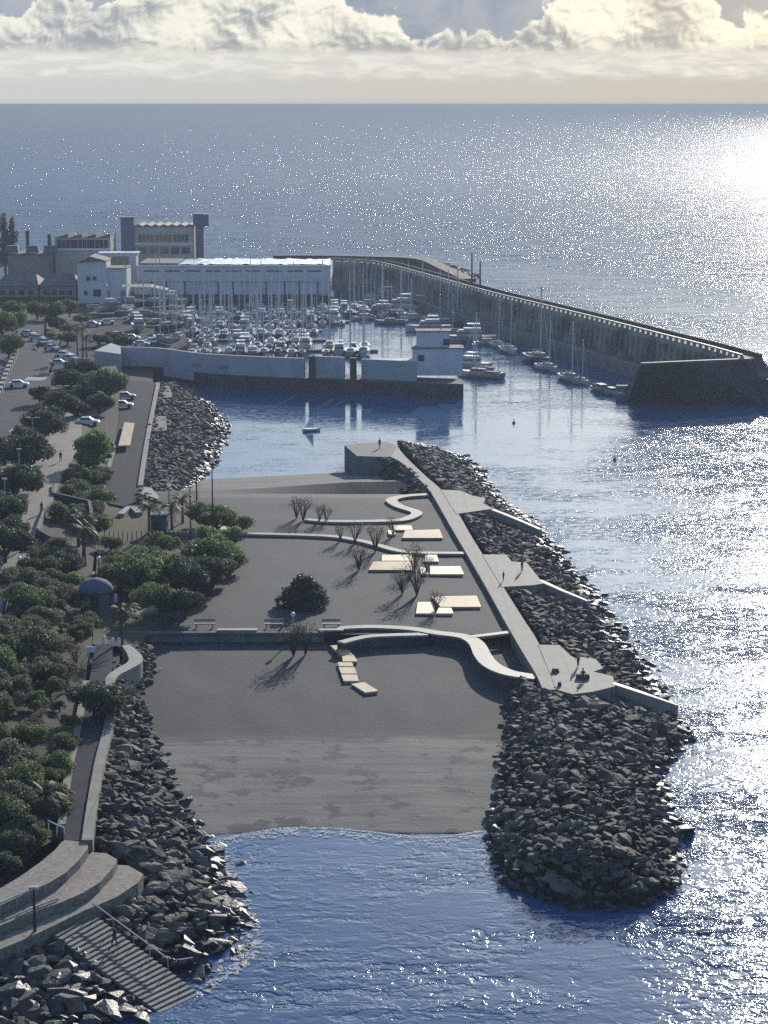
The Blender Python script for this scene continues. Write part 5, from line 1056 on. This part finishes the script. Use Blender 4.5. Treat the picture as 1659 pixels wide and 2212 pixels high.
lamp(633, 1362, 3.2, 1.7, 'globe', 'white globe lamp behind the low wall between two benches', steel); lamp(215, 1285, 3.8, 4.4, 'globe', 'white lamp just above the kiosk dome'); lamp(43, 1255, RZ, 2.6, 'globe', 'white topped lamp by the promenade rail')
lamp(365, 1090, 3.1, 2.6, 'globe', 'white lamp right of the small shelter', steel); lamp(337, 1180, 3.1, 1.5, 'globe', 'low white lamp in front of the fence posts', steel)
for x, y, w_, lab in [(442, 1356, 2.5, 'pale bench at the landward end of the low wall'), (592, 1356, 2.3, 'pale bench in the middle of the low wall'), (716, 1356, 2.2, 'pale bench at the seaward end of the low wall')]:
    e = empty('bench', W(x, y, 3.05), .05, lab, 'bench'); MB().box((0, 0, .48), (w_, .5, .1)).build('seat', coping, e); MB().box((0, .3, .85), (w_, .12, .35), rx=-.15).build('backrest', coping, e)
    for s_ in (-1, 1): MB().box((s_*w_*.38, 0, .21), (.15, .45, .43)).build('leg', concd, e)
for x, y, lab in [(225, 1392, 'white bollard nearest the walkway centre'), (243, 1396, 'white bollard between two others by the palm'), (257, 1396, 'white bollard next to the bright coping'), (250, 1300, 'white sign post top right of the kiosk')]:
    tag(MB().lathe([(.22, 0), (.24, .5), (.2, .9), (.05, 1.05)], 10).build('bollard', white), lab, 'bollard'); COL.objects[-1].location = W(x, y, 3.9)
e = empty('white_sign_box', W(196, 1420, WZ), 0, 'small bright white box sign standing on the dark walkway', 'sign'); MB().box((0, 0, .9), (.9, .25, .6)).build('panel', white, e)
for s_ in (-.3, .3): MB().box((s_, 0, .3), (.08, .08, .6)).build('leg', dmetal, e)
e = empty('railing', W(110, 1790, 4.4), 0, 'broken white railing at the corner of the walkway', 'railing'); inv = e.location.copy()
Pr = [W(*zbl(*p), 4.9) for p in [(290, 860), (340, 885), (385, 900)]]; MB().tube([p-inv for p in Pr], .07).build('rail', white, e)
for p in Pr: MB().tube([p-inv, p-inv-Vector((0, 0, 1))], .06).build('post', white, e)
e = empty('railing', W(*zbl(100, 760), 4.8), 0, 'long pale handrail slanting down the planted bank', 'railing'); inv = e.location.copy()
Pr = [W(*zbl(*p), 4.8) for p in [(-60, 700), (20, 710), (120, 770), (220, 825)]]; MB().tube([p-inv for p in Pr], .08).build('rail', steel, e)
for p in Pr: MB().tube([p-inv, p-inv-Vector((0, 0, 1.2))], .06).build('post', steel, e)
for pts, lab, zz_ in [([(0, 1385), (100, 1340), (200, 1300)], 'pale rail on the highest terrace edge', WZ-.2), ([(110, 1450), (230, 1400), (350, 1355)], 'pale rail on the middle terrace edge', WZ-1.0)]:
    e = empty('terrace_rail', W(*zbl(*pts[1]), zz_), 0, lab, 'rail'); inv = e.location.copy(); Pr = [W(*zbl(*p), zz_) for p in pts]
    MB().tube([p-inv+Vector((0, 0, .4)) for p in Pr], .08).build('rail', steel, e)
    for p in Pr: MB().tube([p-inv+Vector((0, 0, .4)), p-inv-Vector((0, 0, .6))], .05).build('post', steel, e)

# ------------------------------------------------------------------ haze
hz = MB().box((0, 98500, 29.5), (184000, 206000, 71)).build('haze', conc); hz.data.materials.clear(); hm_ = bpy.data.materials.new('sea haze'); hm_.use_nodes = True; t = NT(hm_.node_tree); t.n.remove(t.n['Principled BSDF'])
pv_ = t.new('ShaderNodeVolumePrincipled'); pv_.inputs['Color'].default_value = (.212, .25, .318, 1); pv_.inputs['Density'].default_value = 2.5e-4; pv_.inputs['Anisotropy'].default_value = .35
t.l.new(pv_.outputs[0], t.n['Material Output'].inputs['Volume']); hz.data.materials.append(hm_); hz['kind'] = 'stuff'; tag(hz, 'thin bright sea haze lying over harbour and water', 'haze', None, 'stuff')
# ------------------------------------------------------------------ people
def person(x, y, z, rz, top_c, leg_c, lab, pose='walk', child=1.0):
    J = {'pel': (0, 0, .95, .14), 'wai': (0, 0, 1.10, .12), 'che': (0, .0, 1.32, .155), 'nec': (0, .0, 1.50, .055), 'hea': (0, .02, 1.60, .085), 'crn': (0, .01, 1.71, .075)}
    E = [('pel', 'wai'), ('wai', 'che'), ('che', 'nec'), ('nec', 'hea'), ('hea', 'crn')]
    for s_, n in ((-1, 'l'), (1, 'r')):
        st_ = .2*s_ if pose == 'walk' else .03*s_
        if pose == 'sit':
            J['hip'+n] = (.1*s_, .02, .9, .1); J['kne'+n] = (.14*s_, .45, .92, .065); J['ank'+n] = (.14*s_, .5, .5, .045); J['toe'+n] = (.15*s_, .66, .47, .035)
        else:
            J['hip'+n] = (.1*s_, 0, .88, .105); J['kne'+n] = (.1*s_, st_*.6+.03, .5, .065); J['ank'+n] = (.1*s_, st_, .09, .045); J['toe'+n] = (.12*s_, st_+.17, .04, .035)
        J['sho'+n] = (.19*s_, 0, 1.41, .06); J['elb'+n] = (.25*s_, -st_*.5, 1.13, .043); J['wri'+n] = (.26*s_, -st_+.08, .9, .03); J['pal'+n] = (.26*s_, -st_+.1, .83, .032)
        E += [('pel', 'hip'+n), ('hip'+n, 'kne'+n), ('kne'+n, 'ank'+n), ('ank'+n, 'toe'+n), ('che', 'sho'+n), ('sho'+n, 'elb'+n), ('elb'+n, 'wri'+n), ('wri'+n, 'pal'+n)]
        for k_ in range(4):
            J[f'f{k_}'+n] = (.26*s_, -st_+.07+.022*k_, .77-.006*abs(k_-1.5), .009); J[f'g{k_}'+n] = (.25*s_, -st_+.08+.022*k_, .735-.01*abs(k_-1.5), .008); E += [('pal'+n, f'f{k_}'+n), (f'f{k_}'+n, f'g{k_}'+n)]
        J['th'+n] = (.245*s_, -st_+.155, .80, .011); E.append(('pal'+n, 'th'+n))
    names = list(J); idx = {q: i for i, q in enumerate(names)}
    me_ = bpy.data.meshes.new('person'); me_.from_pydata([J[q][:3] for q in names], [(idx[a], idx[b_]) for a, b_ in E], [])
    o_ = bpy.data.objects.new('person', me_); COL.objects.link(o_)
    o_.modifiers.new('skin', 'SKIN'); sv_ = me_.skin_vertices[0].data
    for q in names: sv_[idx[q]].radius = (J[q][3],)*2
    sv_[0].use_root = True
    ss = o_.modifiers.new('sub', 'SUBSURF'); ss.levels = 1; ss.render_levels = 1
    m_ = bpy.data.materials.new('clothed figure'); m_.use_nodes = True; t_ = NT(m_.node_tree); tcn = t_.new('ShaderNodeTexCoord'); s__ = t_.new('ShaderNodeSeparateXYZ'); t_.l.new(tcn.outputs['Object'], s__.inputs[0]); Z = s__.outputs[2]
    c_ = t_.mix(t_.m('GREATER_THAN', Z, 1.0), leg_c, top_c); c_ = t_.mix(t_.m('GREATER_THAN', Z, 1.49), c_, (.36, .23, .16))
    hand = t_.m('MULTIPLY', t_.m('LESS_THAN', Z, .9), t_.m('GREATER_THAN', t_.m('ABSOLUTE', s__.outputs[0]), .2)); c_ = t_.mix(hand, c_, (.36, .23, .16))
    t_.put(t_.n['Principled BSDF'].inputs['Base Color'], c_); t_.n['Principled BSDF'].inputs['Roughness'].default_value = .8; me_.materials.append(m_)
    MB().lathe([(.02, -.06), (.098, -.03), (.102, .03), (.075, .09), (.02, .115)], 12, (0, -.01, 1.69)).build('hair', hairm, o_, smooth=True)
    MB().lathe([(.005, -.02), (.016, 0), (.005, .025)], 6, (0, .108, 1.61)).build('nose', skin, o_)
    p = W(x, y, z); p.z = z + (-.48 if pose == 'sit' else 0)+.0
    o_.location = p; o_.rotation_euler = (0, 0, rz); o_.scale = (child,)*3; tag(o_, lab, 'person'); return o_
person(*z9(765, 600), RZ, 2.9, (.04, .045, .06), (.05, .05, .06), 'person in dark clothes strolling on the far promenade')
person(*z9(525, 1250), RZ, 3.0, (.28, .04, .05), (.06, .05, .06), 'person in red top walking along the promenade parapet')
person(*z9(275, 1720), RZ, .2, (.03, .03, .035), (.03, .03, .04), 'person in black walking, the right one of a pair')
person(*z9(180, 1715), RZ, .3, (.05, .05, .05), (.04, .04, .05), 'person in charcoal walking, the left one of a pair')
person(820, 968, PZ+.03, .5, (.04, .05, .09), (.04, .045, .06), 'lone person in navy standing at the far tip of the pier', 'stand')
person(*z3(763, 925), PZ+.1, .8, (.05, .05, .06), (.04, .04, .05), 'child in dark clothes standing on the middle platform', 'stand', .7)
person(*z3(875, 868), PZ+.1, 2.0, (.05, .05, .06), (.03, .03, .04), 'adult in dark clothes on the middle platform edge', 'stand')
e = empty('stone_bench', W(*z3(1240, 1512), PZ+.1), 0, 'rough stone block seat on the large near platform', 'stone seat'); MB().box((0, .1, .22), (1.5, .6, .44), taper=.9).build('block', rockm, e, bevel=.04)
person(*z3(1240, 1522), PZ+.12, PI, (.05, .05, .06), (.05, .05, .07), 'person in dark jacket sitting on the stone block', 'sit')
person(*z3(1212, 1440), PZ+.1, .6, (.35, .34, .33), (.05, .05, .06), 'person in pale top standing at the notch of the large platform', 'stand')
e = empty('backpack', W(*z3(1100, 1557), PZ+.05), 0, 'small dark bag left on the large platform', 'bag'); MB().box((0, 0, .22), (.42, .3, .44), taper=.75).build('bag_body', dmetal, e, bevel=.04); MB().tube([(-.1, 0, .42), (0, 0, .52), (.1, 0, .42)], .02).build('strap', dmetal, e)
e = empty('grey_rock_seat', W(*z3(1075, 1475), PZ+.05), 0, 'dark stone lying on the large platform by the walkway', 'stone'); MB().box((0, 0, .2), (.9, .5, .42), taper=.7).build('stone', rockm, e, bevel=.06)
person(*zbl(690, 1620), 1.6, 2.2, (.03, .035, .06), (.03, .03, .05), 'person in dark blue going down the sea steps')
